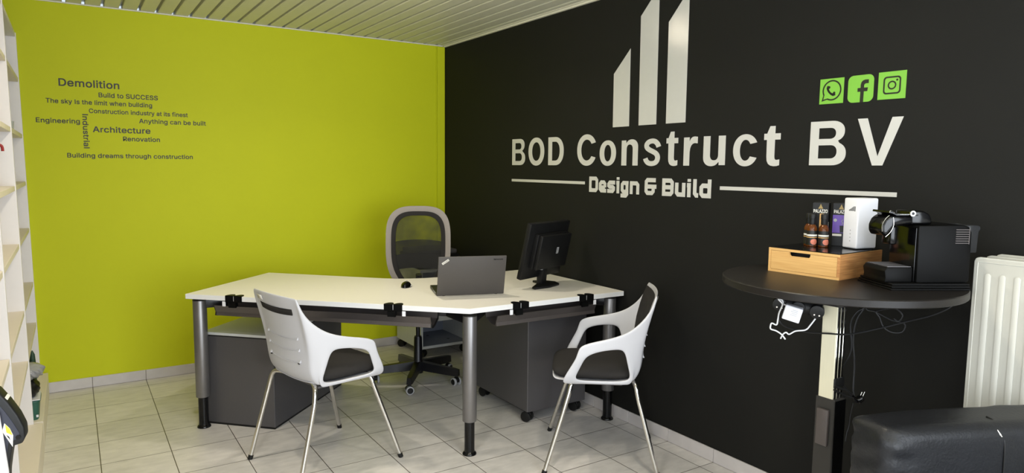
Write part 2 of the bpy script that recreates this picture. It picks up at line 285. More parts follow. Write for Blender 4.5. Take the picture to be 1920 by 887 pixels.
  'd': (424, ['195,-8 172,-7 151,-2 130,5 111,16 94,29 79,45 66,64 55,84 46,108 39,133 35,160 34,189 35,218 39,245 46,270 55,293 66,313 79,332 95,347 112,361 131,371 151,378 173,383 196,384 213,384 228,381 241,378 253,373 263,367 272,360 280,353 287,346 293,338 298,331 303,325 306,319 311,319 311,509 372,509 372,0 313,0 313,59 307,59 303,53 298,46 293,39 287,31 280,24 272,17 263,10 252,4 241,-1 227,-5 212,-7', '205,47 221,48 236,51 250,57 263,65 274,75 284,86 293,100 299,115 305,132 309,150 311,169 312,189 311,210 309,229 305,247 300,263 293,278 284,291 275,302 263,312 251,320 237,325 221,329 205,330 187,329 172,325 157,319 145,311 133,301 124,290 115,276 108,261 103,245 99,227 97,209 96,189 97,170 99,151 103,133 109,117 115,101 124,88 134,76 145,66 158,57 172,51 188,48']),
  'e': (404, ['212,-8 185,-7 161,-2 138,6 117,16 98,30 82,46 68,64 56,85 46,108 40,132 35,159 34,187 35,215 39,242 46,267 55,290 67,311 81,329 97,346 115,359 135,370 157,378 180,383 205,384 221,384 236,382 251,379 266,374 280,368 294,361 307,351 319,341 331,329 341,315 350,299 357,282 363,263 368,242 370,219 371,194 371,169 75,169 75,221 338,221 310,202 309,220 307,237 303,254 298,269 291,282 283,294 273,305 263,314 250,321 237,326 222,329 205,330 189,329 173,326 159,321 146,313 135,304 125,294 116,282 109,270 103,256 99,241 97,226 96,211 96,178 97,157 100,139 104,122 110,106 118,92 128,80 139,70 151,61 165,55 179,50 195,47 212,46 224,47 234,48 244,50 254,53 263,56 271,61 278,66 285,73 292,80 297,88 302,96 306,105 365,91 360,77 353,63 345,51 335,39 324,29 311,19 298,11 283,4 266,-1 249,-5 231,-7']),
  'f': (254, ['228,379 228,327 6,327 6,379', '81,0 81,432 82,447 84,461 89,474 96,486 104,496 113,505 124,513 135,519 148,524 161,527 174,529 187,530 197,530 207,529 215,528 222,527 229,525 234,524 239,522 243,521 227,468 225,469 222,470 219,471 215,472 211,473 206,473 200,474 195,474 182,473 171,470 162,466 154,460 149,452 145,443 142,431 142,419 142,0']),
  'g': (425, ['207,-151 187,-150 168,-148 150,-144 134,-140 119,-134 105,-127 93,-119 82,-110 73,-101 64,-91 57,-80 51,-69 101,-41 106,-47 110,-53 116,-59 122,-66 128,-72 136,-78 145,-83 154,-88 165,-92 178,-95 192,-97 207,-97 229,-96 249,-92 267,-85 282,-75 295,-62 304,-47 310,-28 311,-6 311,68 306,68 302,62 298,56 293,49 287,41 280,34 272,28 263,21 252,16 241,11 227,8 212,5 195,5 173,6 152,10 132,17 113,27 95,39 80,53 67,71 55,90 46,112 39,136 35,163 34,191 35,220 39,246 46,271 55,293 66,314 80,332 95,347 112,361 131,371 152,378 173,383 196,384 213,384 228,382 242,378 253,373 264,367 273,360 281,353 288,346 294,338 299,331 304,325 308,319 313,319 313,379 372,379 372,-9 371,-32 367,-54 360,-73 350,-90 338,-104 324,-117 308,-127 291,-136 271,-142 251,-147 229,-150', '205,59 222,60 237,63 251,68 264,75 275,84 285,95 293,107 300,121 305,137 309,154 312,172 312,193 312,212 309,231 305,248 300,264 293,278 285,291 275,303 264,312 251,320 237,325 222,329 205,330 188,329 172,325 158,320 145,312 134,302 124,290 115,277 109,262 103,246 99,229 97,212 96,193 97,173 99,155 103,138 109,123 116,108 124,96 134,85 145,76 158,68 172,63 188,60']),
  'h': (410, ['114,227 114,0 53,0 53,509 114,509 114,287 102,287 112,312 124,332 137,349 152,362 169,372 187,379 207,383 227,384 246,383 264,380 280,376 295,369 309,360 321,349 332,336 341,321 348,304 353,285 356,264 357,240 357,0 296,0 296,235 295,256 290,275 283,291 273,304 260,315 246,323 229,328 210,329 197,328 184,326 172,322 161,317 150,311 141,303 133,293 126,283 121,271 117,257 114,243']),
  'i': (167, ['53,0 53,379 114,379 114,0', '84,443 75,444 67,446 60,449 54,455 48,461 44,468 42,475 41,483 42,491 44,499 48,506 54,512 60,517 67,521 75,523 84,524 92,523 100,521 107,517 114,512 119,506 123,499 126,491 126,483 126,475 123,468 119,461 114,455 107,449 100,446 92,444']),
  'k': (381, ['110,137 110,212 121,212 284,379 360,379 184,199 177,199', '53,0 53,509 114,509 114,0', '294,0 148,186 191,229 372,0']),
  'l': (167, ['53,0 53,509 114,509 114,0']),
  'm': (610, ['53,0 53,379 112,379 112,295 108,295 112,310 118,323 125,335 132,346 141,355 151,363 161,370 172,376 183,380 195,384 207,386 219,386 239,385 257,380 273,372 287,361 299,347 309,331 316,314 321,295 312,295 317,308 322,321 329,332 337,343 347,353 357,361 368,369 381,375 394,380 407,383 422,385 437,386 453,385 468,383 483,378 497,372 510,364 522,354 532,342 541,328 548,313 553,296 556,276 557,255 557,0 496,0 496,254 494,273 490,289 483,302 473,313 460,321 447,326 433,329 419,330 406,330 395,328 384,324 374,320 365,314 358,307 351,299 345,290 341,280 338,270 336,259 335,247 335,0 274,0 274,260 273,275 269,288 262,301 253,311 242,320 229,326 215,329 199,330 188,330 178,328 168,325 158,320 148,314 140,307 132,299 126,289 121,278 117,266 114,253 114,238 114,0']),
  'n': (410, ['114,227 114,0 53,0 53,379 112,379 112,287 102,287 112,312 124,332 137,349 152,362 169,372 187,379 207,383 227,384 246,383 264,380 280,376 295,369 309,360 321,349 332,336 341,321 348,304 353,285 356,264 357,240 357,0 296,0 296,235 295,256 290,275 283,291 273,304 260,315 246,323 229,328 210,329 197,328 184,326 172,322 161,317 150,311 141,303 133,293 126,283 121,271 117,257 114,243']),
  'o': (415, ['207,-8 182,-7 159,-2 137,6 117,16 98,30 82,46 68,64 56,85 46,108 40,133 36,159 34,187 36,216 40,243 46,268 56,291 68,312 82,330 98,346 117,360 137,371 159,378 182,383 207,384 233,383 256,378 278,371 299,360 317,346 333,330 347,312 359,291 369,268 376,243 380,216 381,187 380,159 376,133 369,108 359,85 347,64 333,46 317,30 299,16 278,6 256,-2 233,-7', '207,46 226,48 242,51 257,57 270,66 282,76 292,89 300,102 307,117 312,134 316,151 318,169 319,187 318,206 316,224 312,242 307,258 300,274 292,287 282,300 270,310 257,319 242,325 226,329 207,330 189,329 173,325 158,319 145,310 134,300 124,287 115,274 108,258 103,242 99,224 97,206 96,187 97,169 99,151 103,134 108,117 115,102 124,89 134,76 145,66 158,57 173,51 189,48']),
  'r': (259, ['53,0 53,379 112,379 112,321 115,321 122,335 130,347 140,358 152,367 166,375 181,380 196,384 213,385 217,385 221,385 225,385 229,384 243,384 243,322 242,323 239,323 235,324 230,324 224,325 219,325 213,326 207,326 194,325 182,323 170,319 159,315 149,309 140,301 132,293 126,284 121,273 117,262 114,250 114,237 114,0']),
  's': (365, ['182,-8 163,-7 145,-5 128,-2 112,3 98,10 84,18 72,27 62,38 53,50 45,63 40,78 36,94 94,107 99,92 105,79 114,69 124,60 136,54 150,49 165,46 181,45 200,46 217,50 232,55 244,62 255,71 262,81 267,91 268,103 267,112 265,121 260,129 254,136 246,142 237,147 225,151 212,155 149,170 125,177 104,186 87,196 72,208 61,222 53,237 48,255 47,274 48,290 51,305 57,319 65,332 75,343 87,354 100,363 115,370 131,377 149,381 167,384 187,384 206,384 223,381 239,378 254,372 267,366 279,358 290,349 299,339 307,328 314,316 319,303 324,290 268,277 264,288 258,298 251,307 243,316 232,323 219,328 205,331 187,333 171,332 156,329 143,324 131,317 121,308 114,299 110,289 109,277 110,267 112,258 117,250 124,243 133,237 144,232 157,227 172,223 229,209 254,202 275,194 292,183 306,171 317,158 325,142 330,125 331,107 330,90 326,75 321,61 312,47 302,35 290,24 276,15 260,6 242,0 223,-5 203,-7']),
  't': (227, ['65,379 65,471 126,471 126,379 204,379 204,327 126,327 126,98 127,86 128,76 132,68 136,61 142,56 150,53 159,51 170,50 173,50 177,50 181,51 185,51 190,52 194,52 198,53 202,54 213,2 208,0 203,-1 198,-2 192,-3 186,-3 180,-4 174,-4 168,-4 145,-3 125,2 107,10 92,21 80,35 72,52 67,71 65,93 65,327 6,327 6,379']),
  'u': (410, ['182,-5 164,-4 146,-1 130,4 115,11 101,20 89,31 78,44 69,59 62,76 57,95 54,116 53,139 53,379 114,379 114,144 115,123 119,105 127,89 137,75 150,64 164,56 181,52 200,50 213,51 226,53 238,57 249,62 259,69 268,77 276,86 283,97 289,109 293,122 295,137 296,153 296,379 357,379 357,0 298,0 298,92 307,92 297,67 286,47 272,30 257,17 240,7 222,0 203,-4']),
  'v': (389, ['163,0 17,379 84,379 165,155 171,138 177,121 182,104 187,87 191,70 196,53 201,37 206,21 184,21 189,37 194,53 198,70 203,87 207,104 213,121 218,138 224,155 305,379 371,379 226,0']),
  'w': (567, ['138,0 23,379 87,379 133,214 138,196 143,177 149,157 154,137 159,115 165,91 170,67 175,41 165,41 170,66 175,90 180,113 186,135 191,156 196,176 201,195 206,214 252,379 316,379 362,214 366,196 371,176 376,157 382,136 387,114 392,91 397,67 402,41 391,41 397,66 402,90 408,113 413,135 418,156 423,176 429,195 434,214 480,379 545,379 429,0 368,0 319,172 305,225 301,239 297,252 294,266 291,280 277,338 291,338 277,280 273,266 270,252 266,238 263,225 259,211 255,198 252,185 248,172 199,0']),
  'y': (389, ['47,-139 61,-86 71,-87 80,-89 88,-90 96,-90 104,-89 111,-87 118,-84 124,-80 130,-74 136,-67 141,-58 146,-48 151,-36 163,-1 17,379 84,379 165,155 171,138 177,121 182,104 187,87 191,70 196,53 201,37 206,21 184,21 188,37 193,53 198,70 202,87 207,104 212,121 218,138 224,155 305,379 371,379 204,-58 198,-72 191,-85 184,-97 177,-107 168,-116 159,-124 150,-130 139,-136 128,-140 117,-143 104,-145 91,-145 84,-145 77,-145 71,-144 65,-143 59,-142 54,-141 51,-140']),
  ' ': (187, []),
}
def outline_mesh(loops):
    """flat filled shape from closed outlines (inner ones cut holes), z from 0 to 1"""
    cu = bpy.data.curves.new('outline', 'CURVE'); cu.dimensions = '2D'; cu.fill_mode = 'BOTH'
    for L in loops:
        sp = cu.splines.new('POLY'); sp.points.add(len(L)-1)
        for p, q in zip(sp.points, L): p.co = (q[0], q[1], 0, 1)
        sp.use_cyclic_u = True
    ob = bpy.data.objects.new('outline', cu); COL.objects.link(ob)
    dg = bpy.context.evaluated_depsgraph_get(); dg.update(); me = bpy.data.meshes.new_from_object(ob.evaluated_get(dg))
    bpy.data.objects.remove(ob); bpy.data.curves.remove(cu)
    b = bmesh.new(); b.from_mesh(me); bmesh.ops.remove_doubles(b, verts=b.verts, dist=1e-6)
    r = bmesh.ops.extrude_face_region(b, geom=b.faces[:]); bmesh.ops.translate(b, vec=(0, 0, 1), verts=[e for e in r['geom'] if isinstance(e, bmesh.types.BMVert)])
    b.to_mesh(me); b.free(); return me
def area2(L): return sum(p[0]*q[1]-q[0]*p[1] for p, q in zip(L, L[1:]+L[:1]))/2
def inside(p, L):
    c = False
    for a, b in zip(L, L[1:]+L[:1]):
        if (a[1] > p[1]) != (b[1] > p[1]) and p[0] < (b[0]-a[0])*(p[1]-a[1])/(b[1]-a[1])+a[0]: c = not c
    return c
def text_mesh(body, bold=0.0):
    """plain sans lettering as a flat mesh from outlines, z 0..1, cap height 0.509"""
    key = (body, bold)
    if key in TEXTC: return TEXTC[key]
    x = 0.0; bm = bmesh.new(); n = 0
    for ch in body:
        adv, Ls = GLYPHS[ch]; Ls = [[tuple(int(v)/1000 for v in p.split(',')) for p in L.split(' ')] for L in Ls]
        if Ls:
            sg = area2(max(Ls, key=lambda L: abs(area2(L)))); outer = [L for L in Ls if area2(L)*sg > 0]; holes = [L for L in Ls if area2(L)*sg < 0]
            for O in outer:
                n += 1
                Hs = [h for h in holes if inside(h[0], O) and not any(inside(h[0], P) and abs(area2(P)) < abs(area2(O)) for P in outer if P is not O)]
                group = [O]+Hs
                if sg > 0: group = [L[::-1] for L in group]
                me = outline_mesh(group); e = bold*0.8
                for i, (ex, ey) in enumerate(((-e, -e), (e, -e), (-e, e), (e, e)) if bold else ((0, 0),)):
                    t = bmesh.new(); t.from_mesh(me)
                    for v in t.verts: v.co = Vector((v.co.x+x+ex, v.co.y+ey, v.co.z*(1-0.03*(n % 3)-0.1*i)))
                    m2 = bpy.data.meshes.new('tmp'); t.to_mesh(m2); t.free(); bm.from_mesh(m2); bpy.data.meshes.remove(m2)
                bpy.data.meshes.remove(me)
        x += adv/1000+bold*0.6
    me = bpy.data.meshes.new('txt'); bm.to_mesh(me); bm.free()
    xs = [v.co.x for v in me.vertices]; ys = [v.co.y for v in me.vertices]
    TEXTC[key] = (me, min(xs), max(xs), min(ys), max(ys)); return TEXTC[key]
def text_on(g, body, O, X, Y, w, h=None, bold=0.0, th=0.0008, cap=None):
    """lettering whose box starts at O, runs w along X and h along Y (or cap height cap), standing th proud along X x Y"""
    me, x0, x1, y0, y1 = text_mesh(body, bold); O, X, Y = Vector(O), Vector(X), Vector(Y); Nn = X.cross(Y)
    sx = w/(x1-x0)
    if cap: sy = cap/(0.509+2*bold); yb = -bold
    else: sy = h/(y1-y0); yb = y0
    g.add_mesh(me, lambda c: O + X*((c.x-x0)*sx) + Y*((c.y-yb)*sy) + Nn*(c.z*th))
    return g
def smooth_path(pts, it=2):
    P = [Vector(p) for p in pts]
    for _ in range(it):
        Q = [P[0]]
        for a, b in zip(P, P[1:]): Q += [a*0.75+b*0.25, a*0.25+b*0.75]
        Q.append(P[-1]); P = Q
    return P

# ------------------------------------------------------------------ room
YF, XL = -7.3, -3.26
structure(G().box((XL-0.1, YF-0.1, -0.1), (0.1, 0.1, 0)).build('floor', FLOORM, smooth=0))
structure(G().box((XL-0.1, 0, 0), (0.0, 0.1, H)).build('wall_back', GREEN, smooth=0))
structure(G().box((0, YF-0.1, 0), (0.1, 0.1, H)).build('wall_right', BLACKW, smooth=0))
g = G()
g.box((XL-0.1, -3.7, 0), (XL, 0, H)); g.box((XL-0.1, YF-0.1, 0), (XL, -6.55, H)); g.box((XL-0.1, -6.55, 0), (XL, -3.7, 0.55)); g.box((XL-0.1, -6.55, 2.35), (XL, -3.7, H))
structure(g.build('wall_left', WHITEW, smooth=0))
g = G()
g.box((XL, YF-0.1, 0), (-2.8, YF, H)); g.box((-0.1, YF-0.1, 0), (0, YF, H)); g.box((-2.8, YF-0.1, 0), (-0.1, YF, 0.3)); g.box((-2.8, YF-0.1, 2.35), (-0.1, YF, H))
structure(g.build('wall_front', WHITEW, smooth=0))
def window(name, a, b, n, axis):
    fr = G(); t = 0.05
    (x0, y0, z0), (x1, y1, z1) = a, b
    fr.box((x0, y0, z0), (x1, y1, z0+t)); fr.box((x0, y0, z1-t), (x1, y1, z1))
    for k in range(n+1):
        u = k/n
        if axis == 'x': c = x0+t/2+(x1-x0-t)*u; fr.box((c-t/2, y0, z0+t), (c+t/2, y1, z1-t))
        else: c = y0+t/2+(y1-y0-t)*u; fr.box((x0, c-t/2, z0+t), (x1, c+t/2, z1-t))
    o = structure(fr.build(name, WHITEW, smooth=0))
    p = G(); 
    if axis == 'x': m = (y0+y1)/2; p.box((x0+t, m-0.004, z0+t), (x1-t, m+0.004, z1-t))
    else: m = (x0+x1)/2; p.box((m-0.004, y0+t, z0+t), (m+0.004, y1-t, z1-t))
    p.build('window_pane', PANE, o, smooth=0)
window('window_1', (-2.8, YF-0.08, 0.3), (-0.1, YF-0.02, 2.35), 3, 'x')
window('window_2', (XL-0.08, -6.55, 0.55), (XL-0.02, -3.7, 2.35), 3, 'y')
# strip ceiling: long enamelled strips with recessed joints
g = G(); P = []
pitch = 0.1018; gx = -2.219-0.1018*10; k = 0
while gx < 0.0:
    P += [(gx-0.009-0.004, H), (gx-0.009, H+0.004), (gx-0.009, H+0.034), (gx+0.009, H+0.034), (gx+0.009, H+0.004), (gx+0.009+0.004, H)]
    gx += pitch
P = [(XL-0.1, H)] + [p for p in P if XL-0.1 < p[0] < 0.0] + [(0.1, H)]
g.quads([[(x, YF-0.1, z) for x, z in P], [(x, 0.1, z) for x, z in P]])
g.box((XL-0.1, YF-0.1, H+0.04), (0.1, 0.1, H+0.09))
structure(g.build('ceiling', CEILM, smooth=0))
structure(G().box((XL, -0.010, H-0.009), (-0.02, 0, H-0.001)).build('trim_1', CEILM, smooth=0))
g = G(); g.box((-0.016, YF, H-0.014), (0, -0.012, H-0.001)); g.box((-0.034, YF, H-0.004), (-0.018, -0.012, H-0.0005)); structure(g.build('trim_2', TRIMW, smooth=0))
g = G(); g.box((-0.073, -0.012, 0.07), (-0.004, 0, H-0.013), 0.002); g.box((-0.084, -0.005, 0.07), (-0.078, 0, H-0.013)); structure(g.build('trim_3', GREEN, smooth=0))
# tiled baseboards, joints in line with the floor grid
g = G(); x = -0.1019
xs = [-0.012]+[-0.1019-0.31*k for k in range(0, 9)]+[-2.84]
g.use(GROUT).box((-2.84, -0.005, 0), (-0.01, 0, 0.066)); g.use(BASEM)
for a, b in zip(xs, xs[1:]): g.box((b+0.0012, -0.009, 0.0015), (a-0.0012, 0, 0.0685), 0.0015, 1)
structure(g.build('baseboard_back', None, smooth=0))
g = G(); ys = [-0.012]+[-0.1446-0.31*k for k in range(0, 23)]
g.use(GROUT).box((-0.005, ys[-1], 0), (0, -0.01, 0.066)); g.use(BASEM)
for a, b in zip(ys, ys[1:]): g.box((-0.009, b+0.0012, 0.0015), (0, a-0.0012, 0.0685), 0.0015, 1)
structure(g.build('baseboard_right', None, smooth=0))

# ceiling lamps (the first is mirrored in the gloss of the wall emblem)
EMI = bpy.data.materials.new('lamp_glow'); EMI.use_nodes = True
EMI.node_tree.nodes['Principled BSDF'].inputs['Emission Color'].default_value = (1, 0.88, 0.66, 1); EMI.node_tree.nodes['Principled BSDF'].inputs['Emission Strength'].default_value = 110
for i, (x, y) in enumerate(LAMPS):
    t = thing('ceiling_downlight', 'round white recessed ceiling spotlight above the room, out of the frame', 'ceiling light', (x, y, H), 0, 'recessed ceiling spotlights')
    g = G(); g.lathe([(0.046, -0.001), (0.06, -0.001), (0.058, -0.008), (0.047, -0.008)], n=32); g.build('trim_ring', TRIMW, t)
    G().lathe([(0.0, -0.001), (0.045, -0.001), (0.045, -0.012), (0.040, -0.030), (0.026, -0.044), (0.0, -0.050)], n=32).build('lens', EMI, t)
    l = bpy.data.lights.new('downlight_beam', 'AREA'); l.shape = 'DISK'; l.size = 0.09; l.energy = LAMP_W[i]; l.color = LAMP_COL; l.spread = math.radians(150)
    lo = bpy.data.objects.new('downlight_beam', l); COL.objects.link(lo); lo.parent = t; lo.location = (0, 0, -0.056)

# ------------------------------------------------------------------ lettering on the black wall (faces -x, reads towards -y)
XR, ZU = (0, -1, 0), (0, 0, 1)
def wall_pt(y, z, d=0.0004): return Vector((-d, y, z))
emb = thing('wall_emblem', 'white emblem of three tall slanted-top bars high on the black wall', 'wall emblem', (0, 0, 0))
for b in ([(-2.112, 1.693), (-2.248, 1.693), (-2.246, 2.119), (-2.111, 1.994)], [(-2.325, 1.694), (-2.460, 1.694), (-2.457, 2.409), (-2.3215, 2.279)], [(-2.531, 1.694), (-2.667, 1.694), (-2.667, 2.354), (-2.530, 2.213)]):
    G().prism([wall_pt(y, z) for y, z in b], (-0.0012, 0, 0)).build('bar', VINYLW, emb, smooth=0)
def arc(cx, cy, rx, ry, a0, a1, n=20, p=1.0):
    out = []
    for k in range(n+1):
        t = math.radians(a0+(a1-a0)*k/n); c, sn = math.cos(t), math.sin(t)
        out.append((cx+rx*math.copysign(abs(c)**p, c), cy+ry*math.copysign(abs(sn)**p, sn)))
    return out
def sign_letter(ch, w, h):
    if ch in 'Oo':
        sx, sy = (0.235, 0.17) if ch == 'O' else (0.285, 0.175)
        return [arc(w/2, h/2, w/2, h/2, 0, 360, 56, 0.95)[:-1], arc(w/2, h/2, w/2-sx*w, h/2-sy*h, 0, 360, 56, 0.95)[:-1]]
    if ch == 'D':
        s_, b = 0.25*w, 0.165*h; m = 0.46*w
        return [[(0, 0)]+arc(m, h/2, w-m, h/2, -90, 90, 30, 0.92)+[(0, h)], [(s_, b)]+arc(m, h/2, w-s_-m, h/2-b, -90, 90, 30, 0.92)+[(s_, h-b)]]
    if ch == 'B':
        s_, b = 0.245*w, 0.155*h; z1, z2 = 0.455*h, 0.60*h; zm = 0.53*h
        out = [(0, 0)]+arc(0.62*w, zm*0.5, 0.38*w, zm*0.5, -90, 62, 16, 0.9)+arc(0.60*w, (zm+h)/2, 0.345*w, (h-zm)/2, -62, 90, 16, 0.9)+[(0, h)]
        return [out, [(s_, b)]+arc(0.58*w, (b+z1)/2, 0.175*w, (z1-b)/2, -90, 90, 14, 0.9)+[(s_, z1)], [(s_, z2)]+arc(0.56*w, (z2+h-b)/2, 0.155*w, (h-b-z2)/2, -90, 90, 14, 0.9)+[(s_, h-b)]]
    if ch in 'Cc':
        sx, sy = (0.225, 0.168) if ch == 'C' else (0.29, 0.175)
        a = w/(1+math.cos(math.radians(27))); o_ = arc(a, h/2, a, h/2, 27, 333, 50, 0.95); i_ = arc(a, h/2, a-sx*w, h/2-sy*h, 325, 35, 50, 0.95)
        return [o_+i_]
    if ch in 'nu':
        L = [(0, 0), (0, 0.965*h), (0.275*w, 0.965*h), (0.275*w, 0.85*h)]+arc(0.63*w, 0.70*h, 0.37*w, 0.30*h, 130, 0, 18, 0.9)+[(w, 0), (0.69*w, 0)]+arc(0.50*w, 0.62*h, 0.19*w, 0.185*h, 0, 180, 18, 0.85)+[(0.31*w, 0)]
        return [L] if ch == 'n' else [[(w-x, h-y) for x, y in L]]
    if ch == 'r':
        return [[(x*w, y*h) for x, y in [(0, 0), (0, 0.975), (0.41, 0.975), (0.41, 0.83), (0.52, 0.935), (0.64, 0.985), (0.80, 1.0), (1.0, 0.985), (1.0, 0.76), (0.80, 0.775), (0.65, 0.75), (0.54, 0.69), (0.47, 0.60), (0.435, 0.47), (0.43, 0)]]]
    if ch == 't':
        return [[(x*w, y*h) for x, y in [(0, 0.66), (0, 0.815), (0.18, 0.815), (0.36, 1.0), (0.67, 1.0), (0.67, 0.815), (1, 0.815), (1, 0.66), (0.67, 0.66), (0.67, 0.24), (0.69, 0.185), (0.75, 0.16), (0.83, 0.158), (0.98, 0.17), (0.98, 0.025), (0.82, 0.004), (0.64, 0.0), (0.45, 0.015), (0.30, 0.06), (0.215, 0.135), (0.19, 0.24), (0.18, 0.66)]]]
    if ch == 'V':
        return [[(x*w, y*h) for x, y in [(0, 1), (0.225, 1), (0.49, 0.19), (0.765, 1), (1, 1), (0.61, 0), (0.38, 0)]]]
    if ch == 's':
        W_ = 0.62; st = 0.088
        c = [(W_-0.06, 0.69), (W_-0.10, 0.80), (W_-0.20, 0.892), (0.32, 0.912), (0.18, 0.882), (0.098, 0.79), (0.10, 0.68), (0.20, 0.595), (0.34, 0.53), (0.46, 0.465), (0.525, 0.37), (0.525, 0.24), (0.46, 0.13), (0.31, 0.088), (0.17, 0.115), (0.09, 0.20), (0.06, 0.285)]
        P = smooth_path([(x, y, 0) for x, y in c], 2); L, Rr = [], []
        for i, p in enumerate(P):
            d = (P[min(i+1, len(P)-1)]-P[max(i-1, 0)]).normalized(); n = Vector((-d.y, d.x, 0))*st
            L.append(((p+n).x, (p+n).y)); Rr.append(((p-n).x, (p-n).y))
        Q = L+Rr[::-1]; x0, x1 = min(q[0] for q in Q), max(q[0] for q in Q); y0_, y1_ = min(q[1] for q in Q), max(q[1] for q in Q)
        return [[((x-x0)/(x1-x0)*w, (y-y0_)/(y1_-y0_)*h) for x, y in Q]]
let = thing('wall_lettering', 'row of large white letters across the black wall under the slanted bars', 'wall lettering')
for ch, y0, y1, z0, z1 in [('B', -1.0451, -1.2092, 1.4745, 1.655), ('O', -1.2503, -1.4354, 1.4715, 1.6586), ('D', -1.4811, -1.6476, 1.4745, 1.655), ('C', -1.7864, -1.9621, 1.472, 1.661), ('o', -2.0005, -2.145, 1.472, 1.6197), ('n', -2.1925, -2.3256, 1.4745, 1.6198), ('s', -2.3688, -2.5011, 1.472, 1.6193), ('t', -2.5399, -2.6224, 1.473, 1.6504), ('r', -2.6625, -2.7534, 1.475, 1.621), ('u', -2.7922, -2.9276, 1.473, 1.6192), ('c', -2.9737, -3.1064, 1.473, 1.6211), ('t', -3.1438, -3.229, 1.474, 1.652), ('B', -3.3738, -3.5357, 1.4787, 1.6602), ('V', -3.5786, -3.7573, 1.4786, 1.6626)]:
    me = outline_mesh(sign_letter(ch, y0-y1, z1-z0)); g = G()
    g.add_mesh(me, lambda c: wall_pt(y0-c.x, z0+c.y, 0.0004+0.0012*c.z)); g.build('letter', VINYLW, let, smooth=0)
tl = thing('wall_tagline', 'small white two-word line with an ampersand between two long rules on black wall', 'wall lettering')
for a, b in ((-1.042, -1.867), (-2.904, -3.750)):
    G().box((-0.0016, b, 1.3590), (-0.0004, a, 1.3765)).build('rule', VINYLW, tl, smooth=0)
# squarish tagline letters drawn as mitred strokes in a unit box (x 0..1, y 0..1), stroke widths sx, sy
STK = [0]
def stroke(g, pts, w, fn, closed=False):
    P = [Vector((p[0], p[1])) for p in pts]; n = len(P); L = []; R = []
    for i in range(n):
        if closed: a, b = P[(i-1) % n], P[(i+1) % n]
        else: a, b = (P[i-1] if i > 0 else None), (P[i+1] if i < n-1 else None)
        d1 = (P[i]-a).normalized() if a is not None else (b-P[i]).normalized()
        d2 = (b-P[i]).normalized() if b is not None else d1
        n1 = Vector((-d1.y, d1.x)); n2 = Vector((-d2.y, d2.x)); m = (n1+n2).normalized(); k = w/2/max(0.35, m.dot(n1))
        L.append(P[i]+m*k); R.append(P[i]-m*k)
    m = n if closed else n-1
    for i in range(m):
        j = (i+1) % n; STK[0] += 1
        g.prism([fn(q.x, q.y) for q in (L[i], L[j], R[j], R[i])], (-0.0010-0.00004*(STK[0] % 12), 0, 0))
XH = 0.072  # x height, cap 0.0925
SW = 0.0225
def rr(x0, y0, x1, y1, c=0.012, close=True):
    return [(x0+c, y0), (x1-c, y0), (x1, y0+c), (x1, y1-c), (x1-c, y1), (x0+c, y1), (x0, y1-c), (x0, y0+c)]
def glyph(ch, w):
    h = SW/2; X = w-h; c = 0.0925; x = XH; lo = h
    q = 0.010
    return {
     'D': [(rr(h, lo, X, c-h, q), True), ([(h, 0), (h, c)], False)],
     'e': [([(X, x*0.43), (h, x*0.43)], False), ([(X, x*0.43), (X, x-h-q), (X-q, x-h), (h+q, x-h), (h, x-h-q), (h, lo+q), (h+q, lo), (w, lo)], False)],
     's': [([(w, x-h), (h+q, x-h), (h, x-h-q), (h, x*0.5+q*0.6), (h+q, x*0.5), (X-q, x*0.5), (X, x*0.5-q*0.6), (X, lo+q), (X-q, lo), (0, lo)], False)],
     'i': [([(w/2, 0), (w/2, x)], False), ([(w/2, x+0.006), (w/2, c)], False), ([(0, x-h), (w/2, x-h)], False)],
     'g': [(rr(h, lo, X, x-h, q), True), ([(X, x), (X, -0.022+h+q), (X-q, -0.022+h), (0, -0.022+h)], False)],
     'n': [([(h, 0), (h, x)], False), ([(h, x-h), (X-q, x-h), (X, x-h-q), (X, 0)], False)],
     '&': [([(X-0.006, c), (X-0.006, c-h), (h+q, c-h), (h, c-h-q), (h, c*0.55), (h+0.006, c*0.5), (h, c*0.45), (h, lo+q), (h+q, lo), (X-0.012-q, lo), (X-0.012, lo+q), (X-0.012, c*0.62)], False), ([(h, c*0.5), (w, c*0.5)], False)],
     'B': [([(h, 0), (h, c)], False), ([(h, c-h), (X-q, c-h), (X, c-h-q), (X, c*0.52+q*0.4), (X-q*0.6, c*0.5), (h, c*0.5)], False), ([(X-q*0.6, c*0.5), (X, c*0.48-q*0.4), (X, lo+q), (X-q, lo), (h, lo)], False)],
     'u': [([(h, x), (h, lo+q), (h+q, lo), (X, lo)], False), ([(X, x), (X, 0)], False)],
     'l': [([(h, c), (h, lo+q), (h+q, lo), (w, lo)], False)],
     'd': [(rr(h, lo, X, x-h, q), True), ([(X, c), (X, 0)], False)],
    }[ch]
for ch, y0, y1 in [('D', -1.9096, -1.9915), ('e', -2.0005, -2.066), ('s', -2.0764, -2.1429), ('i', -2.1547, -2.1826), ('g', -2.1934, -2.2567), ('n', -2.2688, -2.344), ('&', -2.3868, -2.4756), ('B', -2.5189, -2.601), ('u', -2.6114, -2.6822), ('i', -2.6928, -2.721), ('l', -2.7342, -2.7686), ('d', -2.7763, -2.8505)]:
    g = G()
    for pts, cl in glyph(ch, y0-y1): stroke(g, pts, SW, lambda a, b: wall_pt(y0-a, 1.3152+b), cl)
    g.build('letter', VINYLW, tl, smooth=0)
